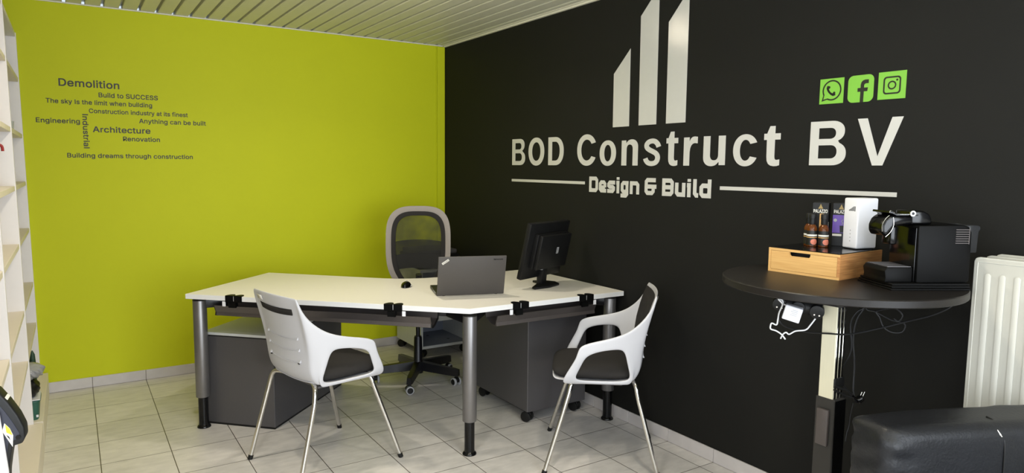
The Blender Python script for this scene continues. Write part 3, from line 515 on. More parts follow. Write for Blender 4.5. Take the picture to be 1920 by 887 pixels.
# three social stickers
def ring(g, cy, cz, r0, r1, a0=0, a1=2*PI, n=48, d=0.0016, sy=1.0):
    for k in range(n):
        t0, t1 = a0+(a1-a0)*k/n, a0+(a1-a0)*(k+1)/n
        g.poly([wall_pt(cy-r*math.cos(t)*sy, cz+r*math.sin(t), d) for r, t in ((r0, t0), (r1, t0), (r1, t1), (r0, t1))])
def plate(y0, y1, z0, z1, rad, n=8):
    w = y0-y1; h = z1-z0; P = []
    for cx, cz, a in ((w-rad, h-rad, 0), (rad, h-rad, PI/2), (rad, rad, PI), (w-rad, rad, 1.5*PI)):
        for k in range(n+1 if rad > 0.001 else 1):
            t = a+PI/2*k/n; P.append(wall_pt(y0-(cx+rad*math.cos(t)), z0+cz+rad*math.sin(t)))
    return P
s1 = thing('wall_sticker', 'green square sticker of a telephone handset in a speech bubble on black wall', 'wall sticker', group='green stickers above the lettering')
G().prism(plate(-3.4064, -3.5118, 1.7303, 1.8326, 0.0005), (-0.0008, 0, 0)).build('sticker_plate', VINYLG, s1, smooth=0)
g = G(); cy, cz = -3.4605, 1.7845
ring(g, cy, cz, 0.0355, 0.0415, math.radians(-118), math.radians(207), 60)
g.poly([wall_pt(cy-r*math.cos(math.radians(a)), cz+r*math.sin(math.radians(a)), 0.0016) for r, a in ((0.0355, 207), (0.0415, 207))] + [wall_pt(cy+0.044, cz-0.0435, 0.0016), wall_pt(cy+0.0365, cz-0.0355, 0.0016)])
g.poly([wall_pt(cy+0.044, cz-0.0435, 0.0016), wall_pt(cy-0.0415*math.cos(math.radians(242)), cz+0.0415*math.sin(math.radians(242)), 0.0016), wall_pt(cy-0.0355*math.cos(math.radians(242)), cz+0.0355*math.sin(math.radians(242)), 0.0016), wall_pt(cy+0.0365, cz-0.0355, 0.0016)])
hs = [(-0.0165, 0.0175, 0.0048), (-0.0185, 0.009, 0.0052), (-0.0165, 0.001, 0.0042), (-0.0105, -0.0075, 0.0040), (-0.003, -0.0145, 0.0042), (0.006, -0.0185, 0.0052), (0.0145, -0.0165, 0.0048)]
for (a, b, r), (a2, b2, r2) in zip(hs, hs[1:]):
    d = Vector((a2-a, b2-b)).normalized(); nn = Vector((-d.y, d.x)); e = 0.0012
    g.poly([wall_pt(cy-p.x, cz+p.y, 0.0016) for p in (Vector((a, b))-d*e+nn*r, Vector((a2, b2))+d*e+nn*r2, Vector((a2, b2))+d*e-nn*r2, Vector((a, b))-d*e-nn*r)])
for a, b, ang in ((-0.0125, 0.0125, 60), (0.0105, -0.0115, 30)):
    g.poly([wall_pt(cy-(a+0.0055*math.cos(t)), cz+b+0.0055*math.sin(t), 0.0017) for t in [2*PI*k/12 for k in range(12)]])
g.build('symbol', VINYLB, s1, smooth=0)
s2 = thing('wall_sticker', 'green rounded sticker with a black lowercase f, middle of three on black wall', 'wall sticker', group='green stickers above the lettering')
G().prism(plate(-3.5295, -3.6346, 1.7275, 1.8332, 0.022), (-0.0008, 0, 0)).build('sticker_plate', VINYLG, s2, smooth=0)
g = G(); fx, fz = -3.5295, 1.7275
outl = [(0.052, -0.0002), (0.066, -0.0002), (0.0665, 0.041), (0.0805, 0.041), (0.0825, 0.0555), (0.0665, 0.0555), (0.0665, 0.064), (0.068, 0.069), (0.073, 0.0715), (0.0845, 0.0715), (0.0845, 0.086), (0.071, 0.0865), (0.0615, 0.084), (0.055, 0.0775), (0.0525, 0.067), (0.0525, 0.0555), (0.0405, 0.0555), (0.0405, 0.041), (0.0525, 0.041)]
g.prism([wall_pt(fx-a, fz+b, 0.0009) for a, b in outl], (-0.0007, 0, 0)); g.build('symbol', VINYLB, s2, smooth=0)
s3 = thing('wall_sticker', 'green square sticker with a rounded camera outline, rightmost of three on black wall', 'wall sticker', group='green stickers above the lettering')
G().prism(plate(-3.6518, -3.7582, 1.7303, 1.8343, 0.0005), (-0.0008, 0, 0)).build('sticker_plate', VINYLG, s3, smooth=0)
g = G(); cy, cz = -3.7055, 1.7825
def rrect(a, r, n=8):
    P = []
    for sx, sz, a0 in ((1, 1, 0), (-1, 1, PI/2), (-1, -1, PI), (1, -1, 1.5*PI)):
        for k in range(n+1):
            t = a0+PI/2*k/n; P.append((sx*(a-r)+r*math.cos(t), sz*(a-r)+r*math.sin(t)))
    return P
A, B = rrect(0.0335, 0.013), rrect(0.0275, 0.0085)
for i in range(len(A)):
    j = (i+1) % len(A); g.poly([wall_pt(cy-p[0], cz+p[1], 0.0016) for p in (A[i], A[j], B[j], B[i])])
ring(g, cy, cz, 0.011, 0.0165, n=40)
g.poly([wall_pt(cy-(0.0185+0.004*math.cos(2*PI*k/16)), cz+0.0185+0.004*math.sin(2*PI*k/16), 0.0016) for k in range(16)])
g.build('symbol', VINYLB, s3, smooth=0)

# ------------------------------------------------------------------ words on the green wall (faces -y, reads towards +x)
for body, x0, z0, x1, cap, lab in [
    ('Demolition', -2.6761, 1.935, -2.3485, 0.047, 'large dark word Demolition at the top of the green wall lettering'),
    ('Build to SUCCESS', -2.4659, 1.878, -2.129, 0.030, 'dark words Build to SUCCESS on the green wall'),
    ('The sky Is the limit when building', -2.7474, 1.828, -2.1648, 0.029, 'dark sentence about the sky and the limit on green wall'),
    ('Construction industry at its finest', -2.5229, 1.776, -1.9513, 0.0285, 'dark words Construction industry at its finest on green wall'),
    ('Engineering', -2.803, 1.706, -2.5743, 0.030, 'dark word Engineering left of the vertical word on green wall'),
    ('Anything can be built', -2.2448, 1.7235, -1.8396, 0.030, 'dark words Anything can be built, rightmost on green wall'),
    ('Architecture', -2.5071, 1.656, -2.181, 0.038, 'large dark word Architecture right of the vertical word on green wall'),
    ('Renovation', -2.3414, 1.604, -2.1269, 0.030, 'dark word Renovation below Architecture on the green wall'),
    ('Building dreams through construction', -2.6516, 1.4935, -1.9297, 0.029, 'lowest dark line, Building dreams through construction, on green wall')]:
    g = text_on(G(), body, (x0, -0.0004, z0), (1, 0, 0), ZU, x1-x0, cap=cap, bold=0.018, th=0.0008)
    tag(g.build('wall_words', VINYLD, smooth=0), lab, 'wall lettering', 'dark words on the green wall')
g = text_on(G(), 'Industrial', (-2.5605, -0.0004, 1.7678), (0, 0, -1), (1, 0, 0), 0.2145, cap=0.032, bold=0.018, th=0.0008)
tag(g.build('wall_words', VINYLD, smooth=0), 'dark word Industrial running vertically down the green wall', 'wall lettering', 'dark words on the green wall')

# ------------------------------------------------------------------ corner desk
DZ = 0.76; DT = 0.026
desk = thing('corner_desk', 'white angled corner desk on round grey legs between the two walls', 'desk', (0, 0, 0))
Afl, Vx, Crn = Vector((-2.147, -1.124)), Vector((-1.011, -2.239)), Vector((-0.012, -2.252))
top = [Afl, Vx, Crn, Vector((-0.012, -1.275)), Vector((-0.714, -1.288)), Vector((-0.80, -1.276)), Vector((-0.885, -1.250)), Vector((-0.96, -1.212)), Vector((-1.02, -1.163)), Vector((-1.581, -0.578))]
G().prism([(p.x, p.y, DZ-DT+0.0008) for p in top], (0, 0, DT-0.0008)).build('tabletop', DESKW, desk, smooth=0)
g = G()
for a, b in zip(top, top[1:]+top[:1]):
    d = (b-a).normalized(); n = Vector((d.y, -d.x))
    g.prism([(p.x, p.y, DZ-DT) for p in (a, b, b+n*0.0012, a+n*0.0012)], (0, 0, DT-0.0012))
g.build('edge_band', DESKE, desk, smooth=0)
def desk_leg(x, y):
    t = 0.718
    o = G().cyl((x, y, 0.175), (x, y, t), 0.036, n=40, bev=0.002).build('leg', LEGM, desk)
    g = G(); g.lathe([(0.0, 0), (0.036, 0), (0.0365, 0.004), (0.033, 0.010), (0.027, 0.016), (0.026, 0.03), (0.026, 0.178), (0.0, 0.178)], (x, y, 0.0), 32)
    g.build('leg_foot', BLKG, o)
    G().lathe([(0.0, 0), (0.0363, 0), (0.0363, 0.004), (0.030, 0.010), (0.020, 0.016), (0.0, 0.0165)], (x, y, t), 32).build('leg_cap', BLKP, o)
    return o
wing = (Vx-Afl).normalized(); wn = Vector((-wing.y, wing.x))      # along wing front edge / inwards
legs = [(-2.077, -1.114), (-0.993, -2.208), (-0.066, -2.197), (-1.575, -0.662), (-0.066, -1.335)]
for x, y in legs: desk_leg(x, y)
def beam(a, b, w=0.04, z0=0.674, z1=0.722):
    a, b = Vector(a), Vector(b); d = (b-a).normalized(); n = Vector((-d.y, d.x))*w/2
    G().prism([(p.x, p.y, z0) for p in (a+n, b+n, b-n, a-n)], (0, 0, z1-z0), 0.004).build('frame_beam', BLKM, desk)
i1 = Vector(legs[0])+wing*0.16+wn*0.14; i2 = Vector(legs[1])-wing*0.16+wn*0.16
beam(legs[0], i1); beam(i1, i2); beam(i2, legs[1]); 
j1 = Vector(legs[1])+Vector((0.16, 0.16)); j2 = Vector(legs[2])+Vector((-0.14, 0.16))
beam(legs[1], j1); beam(j1, j2); beam(j2, legs[2]); beam(i1, legs[3]); beam(j2, legs[4])
for x, y in legs: G().cyl((x, y, 0.722), (x, y, DZ-DT), 0.02).build('leg_mount', BLKM, desk)
G().box((-0.9, -1.9, 0.722), (-0.5, -1.5, DZ-DT)).build('mounting_plate', BLKM, desk)
def tray(a, b, inward, name='cable_tray'):
    """open cable tray hung under the front edge from a to b"""
    a, b, n = Vector(a), Vector(b), Vector(inward)
    prof = [(0.000, 0.704), (0.018, 0.668), (0.014, 0.656), (0.024, 0.650), (0.060, 0.652), (0.115, 0.675), (0.120, 0.728), (0.124, 0.728), (0.120, 0.671), (0.062, 0.646), (0.024, 0.643), (0.006, 0.649), (0.010, 0.667), (-0.006, 0.703)]
    d = b-a
    return G().prism([(a.x+n.x*u, a.y+n.y*u, z) for u, z in prof], (d.x, d.y, 0)).build(name, TRAYM, desk, smooth=20)
f1 = Afl+wing*0.165+wn*0.012; f2 = Vx-wing*0.205+wn*0.012
tray(f1, f2, wn)
tray((-0.845, -2.228), (-0.205, -2.238), (0.013, 1.0))
for c, d, n in ((f1, wing, wn), (f2, -wing, wn)):
    g = G(); g.prism([(c.x+n.x*u+d.x*-0.002, c.y+n.y*u+d.y*-0.002, z) for u, z in ((-0.006, 0.703), (0.010, 0.667), (0.005, 0.648), (0.024, 0.642), (0.062, 0.645), (0.120, 0.670), (0.124, 0.728), (0.118, 0.728), (0.114, 0.677), (0.060, 0.654), (0.026, 0.651), (0.016, 0.656), (0.020, 0.668), (0.002, 0.704))], (d.x*0.006, d.y*0.006, 0))
    g.build('tray_end', BLKP, desk)
def clamp(c, d, n):
    """two black clips over the desk edge at c: d along the edge, n towards the desk"""
    c = Vector(c); o = G()
    for s in (-1, 1):
        m = c+d*(0.0255*s)
        pts = [m+d*(0.024*math.cos(t))+n*(0.042*math.sin(t)) for t in [PI*k/14 for k in range(15)]]
        o.prism([(p.x, p.y, DZ) for p in pts], (0, 0, 0.003))
        q = [m+d*0.024-n*0.0035, m-d*0.024-n*0.0035, m-d*0.024, m+d*0.024]
        o.prism([(p.x, p.y, DZ-0.033) for p in q], (0, 0, 0.036), 0.0008, 1)
    q = [c+d*0.012-n*0.004, c-d*0.03-n*0.004, c-d*0.03+n*0.02, c+d*0.012+n*0.02]
    o.prism([(p.x, p.y, DZ-0.062) for p in q], (0, 0, 0.028))
    k = o.build('tray_clamp', MATTEB, desk, smooth=25)
    return k, c
def clamp_tab(k, c, d, n, s):
    m = c+d*(0.058*s)
    q = [m+d*0.009-n*0.003, m-d*0.009-n*0.003, m-d*0.009, m+d*0.009]
    G().prism([(p.x, p.y, DZ-0.056) for p in q], (0, 0, 0.026)).build('white_tab', WHITEP, k, smooth=0)
xd = (Crn-Vx).normalized(); xn = Vector((-xd.y, xd.x))
for c, d, n, s in ((Afl+wing*0.29, wing, wn, -1), (Afl+wing*1.19, wing, wn, 1), (Vx+xd*0.30, xd, xn, -1), (Vx+xd*0.73, xd, xn, 1)):
    k, cc = clamp(c, d, n); clamp_tab(k, cc, d, n, s)

# ------------------------------------------------------------------ storage under the desk
def frame(o, rz): return Matrix.Translation((o[0], o[1], 0)) @ Matrix.Rotation(rz, 4, 'Z')
rz = math.atan2(-0.308, 0.308)
cab = thing('storage_cabinet', 'dark grey low storage cabinet with pale top under the left desk wing', 'cabinet', (-2.061, -1.061, 0), rz)
g = G(); w, d = 0.436, 0.817
g.box((0.0, 0.0, 0.012), (w, d, 0.507), 0.0015, 1); g.build('body', ANTH, cab, smooth=0)
G().box((0.004, 0.004, 0.0), (w-0.004, d-0.004, 0.012)).build('plinth', BLKP, cab, smooth=0)
G().box((0.003, 0.004, 0.507), (w-0.003, d, 0.514)).build('shadow_gap', BLKP, cab, smooth=0)
G().box((-0.002, -0.003, 0.514), (w+0.002, d, 0.529), 0.001, 1).build('top', CABW, cab, smooth=0)
def caster(parent, x, y, z0, r=0.03, a=0.0, hubm=None, name='caster'):
    """twin wheel caster, top of its stem at height z0"""
    M = Matrix.Translation((x, y, 0)) @ Matrix.Rotation(a, 4, 'Z')
    g = G(); g.cyl((0, 0, 2*r-0.006), (0, 0, z0), 0.007, n=12, M=M)
    g.prism([(-0.011, -0.004+0.02*k[0], k[1]) for k in ((-1.0, r*0.9), (-1.2, r*1.5), (-0.6, r*2.05), (0.4, r*2.2), (1.2, r*1.7), (1.35, r*1.0))], (0.022, 0, 0), 0.002, M=M)
    o = g.build(name, BLKP, parent)
    for s in (-1, 1):
        g = G(); x0, x1 = (0.012*s, 0.026*s)
        if hubm:
            g.use(hubm).cyl((x0, 0, r), (x1, 0, r), r, n=28, bev=0.003, M=M); g.use(BLKP).cyl((x1-0.001*s, 0, r), (x1+0.0015*s, 0, r), r*0.72, n=24, M=M)
        else: g.use(BLKP).cyl((x0, 0, r), (x1, 0, r), r, n=28, bev=0.004, M=M)
        g.build('wheel', None, o)
    return o
ped = thing('mobile_pedestal', 'dark grey pedestal on black casters under the desk by the black wall', 'drawer unit', (-0.516, -2.028, 0))
G().box((0, 0, 0.068), (0.42, 0.60, 0.60), 0.003, 1).build('body', ANTH, ped, smooth=0)
G().box((0.004, 0.6005, 0.08), (0.416, 0.616, 0.59), 0.002, 1).build('drawer_front', ANTH, ped, smooth=0)
for x, y, a in ((0.03, 0.045, 0.5), (0.375, 0.045, 0.3), (0.045, 0.555, 0.2), (0.375, 0.555, 0.9)): caster(ped, x, y, 0.069, 0.031, a)
lc = thing('rolling_cabinet', 'pale open-fronted low cabinet on casters in the room corner behind the desk', 'cabinet', (-0.460, -0.500, 0))
G().box((0, 0, 0.07), (0.018, 0.45, 0.66)).build('side_panel', CABW, lc, smooth=0)
G().box((0.405, 0, 0.07), (0.423, 0.45, 0.66)).build('side_panel', CABW, lc, smooth=0)
bt = G().box((0.0181, 0.001, 0.07), (0.4049, 0.45, 0.09)).build('bottom_board', CABW, lc, smooth=0)
g = G(); g.box((0.019, 0.004, 0.0901), (0.404, 0.425, 0.0912)); g.build('bottom_liner', CABI, bt, smooth=0)
g = G(); g.cyl((0.20, 0.30, 0.0912), (0.20, 0.30, 0.0918), 0.012); g.cyl((0.30, 0.13, 0.0912), (0.30, 0.13, 0.0918), 0.012); g.build('board_hole', BLKP, bt)
G().box((0.0181, 0.43, 0.0901), (0.4049, 0.449, 0.62)).build('back_panel', CABI, lc, smooth=0)
G().box((0.0181, 0.004, 0.275), (0.4049, 0.42, 0.295)).build('shelf', CABW, lc, smooth=0)
G().box((0.0181, -0.002, 0.296), (0.4049, 0.016, 0.45), 0.001, 1).build('drawer_front', CABW, lc, smooth=0)
G().box((-0.004, -0.004, 0.66), (0.427, 0.45, 0.68), 0.001, 1).build('top', CABW, lc, smooth=0)
for x, y in ((0.03, 0.04), (0.395, 0.04), (0.03, 0.42), (0.395, 0.42)): caster(lc, x, y, 0.0705, 0.03, 0.6)
pr = thing('printer', 'dark grey printer on the low cabinet in the corner behind the mesh chair', 'printer', (-0.455, -0.46, 0.68))
G().box((0, 0, 0), (0.35, 0.36, 0.105), 0.008).build('body', BLKP, pr)
G().box((0.012, 0.02, 0.1052), (0.338, 0.34, 0.140), 0.010).build('lid', ANTH, pr)
G().box((0.06, -0.012, 0.02), (0.29, -0.0005, 0.035), 0.002).build('paper_tray', ANTH, pr)

# ------------------------------------------------------------------ laptop, mouse, monitor
ang = math.atan2(-0.115, 0.358)
lap = thing('laptop', 'open dark grey laptop on the white desk, lid back towards the room', 'laptop', (-1.006, -1.864, DZ), ang)
LW = 0.372
g = G(); g.box((0, 0.006, 0.002), (LW, 0.25, 0.020), 0.003); g.cyl((0.04, 0.012, 0.0), (0.04, 0.012, 0.004), 0.008); g.cyl((LW-0.04, 0.012, 0.0), (LW-0.04, 0.012, 0.004), 0.008); g.cyl((0.04, 0.235, 0.0), (0.04, 0.235, 0.004), 0.008); g.cyl((LW-0.04, 0.235, 0.0), (LW-0.04, 0.235, 0.004), 0.008)
base = g.build('base', BLKP, lap)
g = G()
for r in range(6):
    for c in range(15): g.box((0.03+c*0.0212, 0.055+r*0.018, 0.0200), (0.03+c*0.0212+0.017, 0.055+r*0.018+0.0145, 0.0216), 0.001, 1)
g.build('keyboard', BLKG, base, smooth=0)
G().box((0.14, 0.18, 0.0200), (0.24, 0.238, 0.0205)).build('touchpad', ANTH, base, smooth=0)
g = G()
for k in range(3): g.box((-0.0006, 0.04+k*0.03, 0.007), (0.0006, 0.06+k*0.03, 0.014))
g.build('side_port', RUBG, base, smooth=0)
ML = Matrix.Translation((0, -0.004, 0.004)) @ Matrix.Rotation(math.radians(16), 4, 'X')
lid = G().box((0, -0.004, 0), (LW, 0.004, 0.228), 0.003, M=ML).build('lid', LAPM, lap)
G().box((0.012, 0.0041, 0.012), (LW-0.012, 0.0046, 0.218), M=ML).build('screen', BLKG, lid, smooth=0)
bm_ = ML @ Matrix.Translation((0.038, -0.0042, 0.200)) @ Matrix.Rotation(math.radians(-35), 4, 'Y')
g = G(); g.box((-0.021, -0.0006, -0.006), (0.021, 0, 0.006), M=bm_); g.build('badge', LABELW, lid, smooth=0)
X3 = bm_.to_3x3(); o3 = bm_ @ Vector((-0.018, -0.0007, -0.003))
g = text_on(G(), 'ThinkPad', o3, X3 @ Vector((1, 0, 0)), X3 @ Vector((0, 0, 1)), 0.036, cap=0.006, th=0.0003, bold=0.01); g.build('badge_lettering', BLKP, lid, smooth=0)
X3 = ML.to_3x3(); o3 = ML @ Vector((LW-0.072, -0.0041, 0.204))
g = text_on(G(), 'lenovo', o3, X3 @ Vector((1, 0, 0)), X3 @ Vector((0, 0, 1)), 0.052, cap=0.010, th=0.0003, bold=0.02); g.build('lid_lettering', BLKG, lid, smooth=0)
ms = thing('computer_mouse', 'small black computer mouse lying on the white desk left of the laptop', 'mouse', (-1.03, -1.515, DZ), math.radians(-35))
g = G(); rows = []
for i in range(9):
    t = PI*i/8; rr_ = math.sin(t); yy = -0.049*math.cos(t); rows.append([(0.030*rr_*math.cos(a)*(1-0.1*math.cos(t)), yy, max(0.0, 0.030*math.sin(a))*(rr_**0.6)+0.003) for a in [PI*k/12 for k in range(13)]])
g.quads(rows); g.lathe([(0, 0.0), (0.024, 0.0), (0.024, 0.004), (0, 0.004)], n=20); g.build('body', BLKG, ms)
G().cyl((-0.003, 0.026, 0.029), (0.003, 0.026, 0.029), 0.006, n=16).build('scroll_wheel', RUBG, ms)
g = G(); g.tube([(0.029, -0.01, 0.006), (0.029, 0.012, 0.012), (0.02, 0.036, 0.010)], 0.002, 6); g.build('grip_strip', RUBG, ms)

mon = thing('monitor', 'black monitor on a stand turned away from the room beside the black wall', 'monitor', (-0.318, -1.878, DZ), math.atan2(0.336, 0.943))
# local: x along the panel, +y screen side
MT = Matrix.Translation((0.0, 0.012, 0.055)) @ Matrix.Rotation(math.radians(13), 4, 'X')
PW, PH = 0.40, 0.335
pn = G().box((-PW/2, 0.0, 0), (PW/2, 0.032, PH), 0.006, M=MT).build('panel', BLKP, mon)
G().box((-PW/2+0.018, 0.0321, 0.022), (PW/2-0.018, 0.0326, PH-0.018), M=MT).build('screen', BLKG, pn, smooth=0)
hs_ = G(); hs_.box((-0.150, -0.030, 0.070), (0.160, -0.0005, 0.278), 0.005, M=MT); hs_.box((-0.146, -0.058, 0.072), (0.156, -0.0302, 0.276), 0.008, M=MT)
ho = hs_.build('rear_housing', BLKP, mon)
MS = MT @ Matrix.Translation((0.030, -0.0584, 0.180))
G().box((-0.010, -0.0006, -0.019), (0.010, 0, 0.019), M=MS).build('sticker', RUBG, ho, smooth=0)
g = G(); 
for k in range(6): g.box((0.016+0.003*(k % 3), -0.0006, -0.02+0.007*k), (0.019+0.003*(k % 3), 0, -0.016+0.007*k), M=MS)
for k in range(4): g.box((-0.007, -0.0010, -0.015+0.008*k), (0.004, -0.0007, -0.011+0.008*k), M=MS)
g.build('sticker_print', VINYLD, ho, smooth=0)
g = G(); g.prism([(-0.024, -0.012, 0.012), (-0.024, 0.026, 0.012), (-0.024, 0.020, 0.17), (-0.024, -0.036, 0.17), (-0.024, -0.020, 0.08)], (0.048, 0, 0), 0.004)
g.build('stand_neck', BLKP, mon)
g = G(); g.prism([(-0.135, -0.045, 0), (-0.02, -0.075, 0), (0.085, -0.065, 0), (0.125, -0.01, 0), (0.115, 0.07, 0), (0.06, 0.115, 0), (0.03, 0.05, 0), (-0.04, 0.02, 0), (-0.13, -0.02, 0)], (0, 0, 0.014), 0.004)
g.build('stand_base', BLKP, mon)
G().box((-0.034, -0.022, 0.10), (-0.024, -0.004, 0.14), 0.003).build('cable_clip', RUBG, mon)

# ------------------------------------------------------------------ mesh-backed task chair behind the desk
ch = thing('office_chair', 'office chair with grey rimmed mesh back behind the desk by the corner', 'office chair', (-0.70, -0.965, 0), math.atan2(-0.89, -0.45)-PI/2)
# local +y = facing direction (towards the desk)
zl = [0.050+0.0]
g = G(); g.lathe([(0, 0.055), (0.034, 0.055), (0.036, 0.075), (0.036, 0.135), (0.030, 0.15), (0.027, 0.30), (0.024, 0.305), (0.024, 0.31), (0, 0.31)]); g.build('hub_column', BLKM, ch)
G().cyl((0, 0, 0.30), (0, 0, 0.49), 0.014, n=20).build('gas_lift', CHROME if False else BLKM, ch)
rzc = math.atan2(-0.89, -0.45)-PI/2
for k in range(5):
    a = math.radians(-126+72*k)-rzc; ca, sa = math.cos(a), math.sin(a); M = Matrix.Rotation(a, 4, 'Z')
    g = G(); g.prism([(0.03, -0.026, 0.085), (0.03, -0.026, 0.13), (0.29, -0.015, 0.098), (0.31, -0.015, 0.085), (0.31, -0.015, 0.068), (0.28, -0.015, 0.066)], (0, 0.001, 0))
    g = G(); pr_ = [(0.028, 0.026, 0.078, 0.138), (0.15, 0.023, 0.072, 0.126), (0.28, 0.020, 0.066, 0.114), (0.308, 0.016, 0.066, 0.110)]
    g.quads([[(x, -w, z0), (x, w, z0), (x, w*0.75, z1), (x, -w*0.75, z1)] for x, w, z0, z1 in pr_], closed=True); x, w, z0, z1 = pr_[-1]; g.poly([(x, -w, z0), (x, w, z0), (x, w*0.75, z1), (x, -w*0.75, z1)])
    o = g.build('base_leg', BLKM, ch); o.data.transform(M)
    caster(ch, 0.288*ca, 0.288*sa, 0.082, 0.027, a+0.4+0.7*k, RUBG)
g = G(); g.box((-0.12, -0.13, 0.485), (0.12, 0.13, 0.525), 0.012); g.build('seat_mechanism', BLKM, ch)
g = G(); g.box((-0.24, -0.22, 0.526), (0.24, 0.25, 0.60), 0.032, 4); g.build('seat', FABRIC, ch)
BX, BZ0, BZ1 = 0.224, 0.55, 1.182
def egg(u, s=1.0, inset=0.0):
    """outline of the back, u 0..1 around, closed; upright loop, narrower towards its foot"""
    a = 2*PI*u; c, sn = math.cos(a), math.sin(a); n = 3.3 if sn > 0 else 2.9
    x = math.copysign(abs(c)**(2/n), c); z = math.copysign(abs(sn)**(2/n), sn)
    zc = 0.93; up = BZ1-zc-inset; dn = zc-BZ0-inset
    zz = zc+(up if z > 0 else dn)*z
    wx = (BX-inset)*(1-0.45*max(0, -z)**3.5)
    return x*wx, zz
def by(x, z): return -0.205-0.16*(z-0.95)+0.55*x*x*0.9 + (-0.02 if z > 1.1 else 0)*0 - 0.10*max(0, 0.78-z)**1.0*0
def band(i0, i1, t0, t1, name, m, zmin=None):
    rows = []
    for k in range(72):
        u = k/72; x0, z0 = egg(u, inset=i0); x1, z1 = egg(u, inset=i1); yo, yi = by(x0, z0), by(x1, z1)
        xm, zm, ym = (x0+x1)/2, (z0+z1)/2, (yo+yi)/2
        rows.append([(x0, yo-t0, z0), (x0, yo+t1, z0), (xm, ym+t1*1.5, zm), (x1, yi+t1, z1), (x1, yi-t0, z1), (xm, ym-t0*1.4, zm)])
    rows.append(rows[0]); g = G(); g.quads(rows, closed=True); return g.build(name, m, ch, smooth=60)
band(0.0, 0.036, 0.013, 0.013, 'back_frame', GREYF)
band(0.034, 0.066, 0.010, 0.010, 'inner_rim', FABRIC)
rows = []
for i in range(25):
    z = BZ0+0.05+(BZ1-0.05-BZ0-0.05)*i/24; w = 0
    for k in range(400):
        x, zz = egg(k/400, inset=0.058)
        if abs(zz-z) < 0.004: w = max(w, abs(x))
    w = w or 0.03
    rows.append([(w*(-1+2*j/16), by(w*(-1+2*j/16), z), z) for j in range(17)])
G().quads(rows).build('mesh_panel', NETM, ch)
def pad(z0, z1, w, name, m, y=0.0, th=0.02):
    rows = []
    for i in range(7):
        t = i/6; z = z0+(z1-z0)*t; e = math.sin(PI*min(max(t, 0.06), 0.94))**0.4
        rows.append([(w*(-1+2*j/14), by(w*(-1+2*j/14), z)+y-th*e, z+0.018*(1-(-1+2*j/14)**2)) for j in range(15)] + [(w*(1-2*j/14), by(w*(1-2*j/14), z)+y+0.004*e, z+0.018*(1-(-1+2*j/14)**2)) for j in range(15)])
    g = G(); g.quads(rows, closed=True); return g.build(name, m, ch, smooth=60)
pad(0.735, 0.835, 0.19, 'lumbar_pad', FABRIC, -0.010)
pad(0.832, 0.930, 0.185, 'lumbar_net', NETM, -0.014, 0.004)
g = G(); g.tube([(0, -0.10, 0.50), (0, -0.20, 0.52), (0, -0.235, 0.60), (0, -0.215, 0.70)], 0.022, 12); g.build('back_bracket', BLKM, ch)

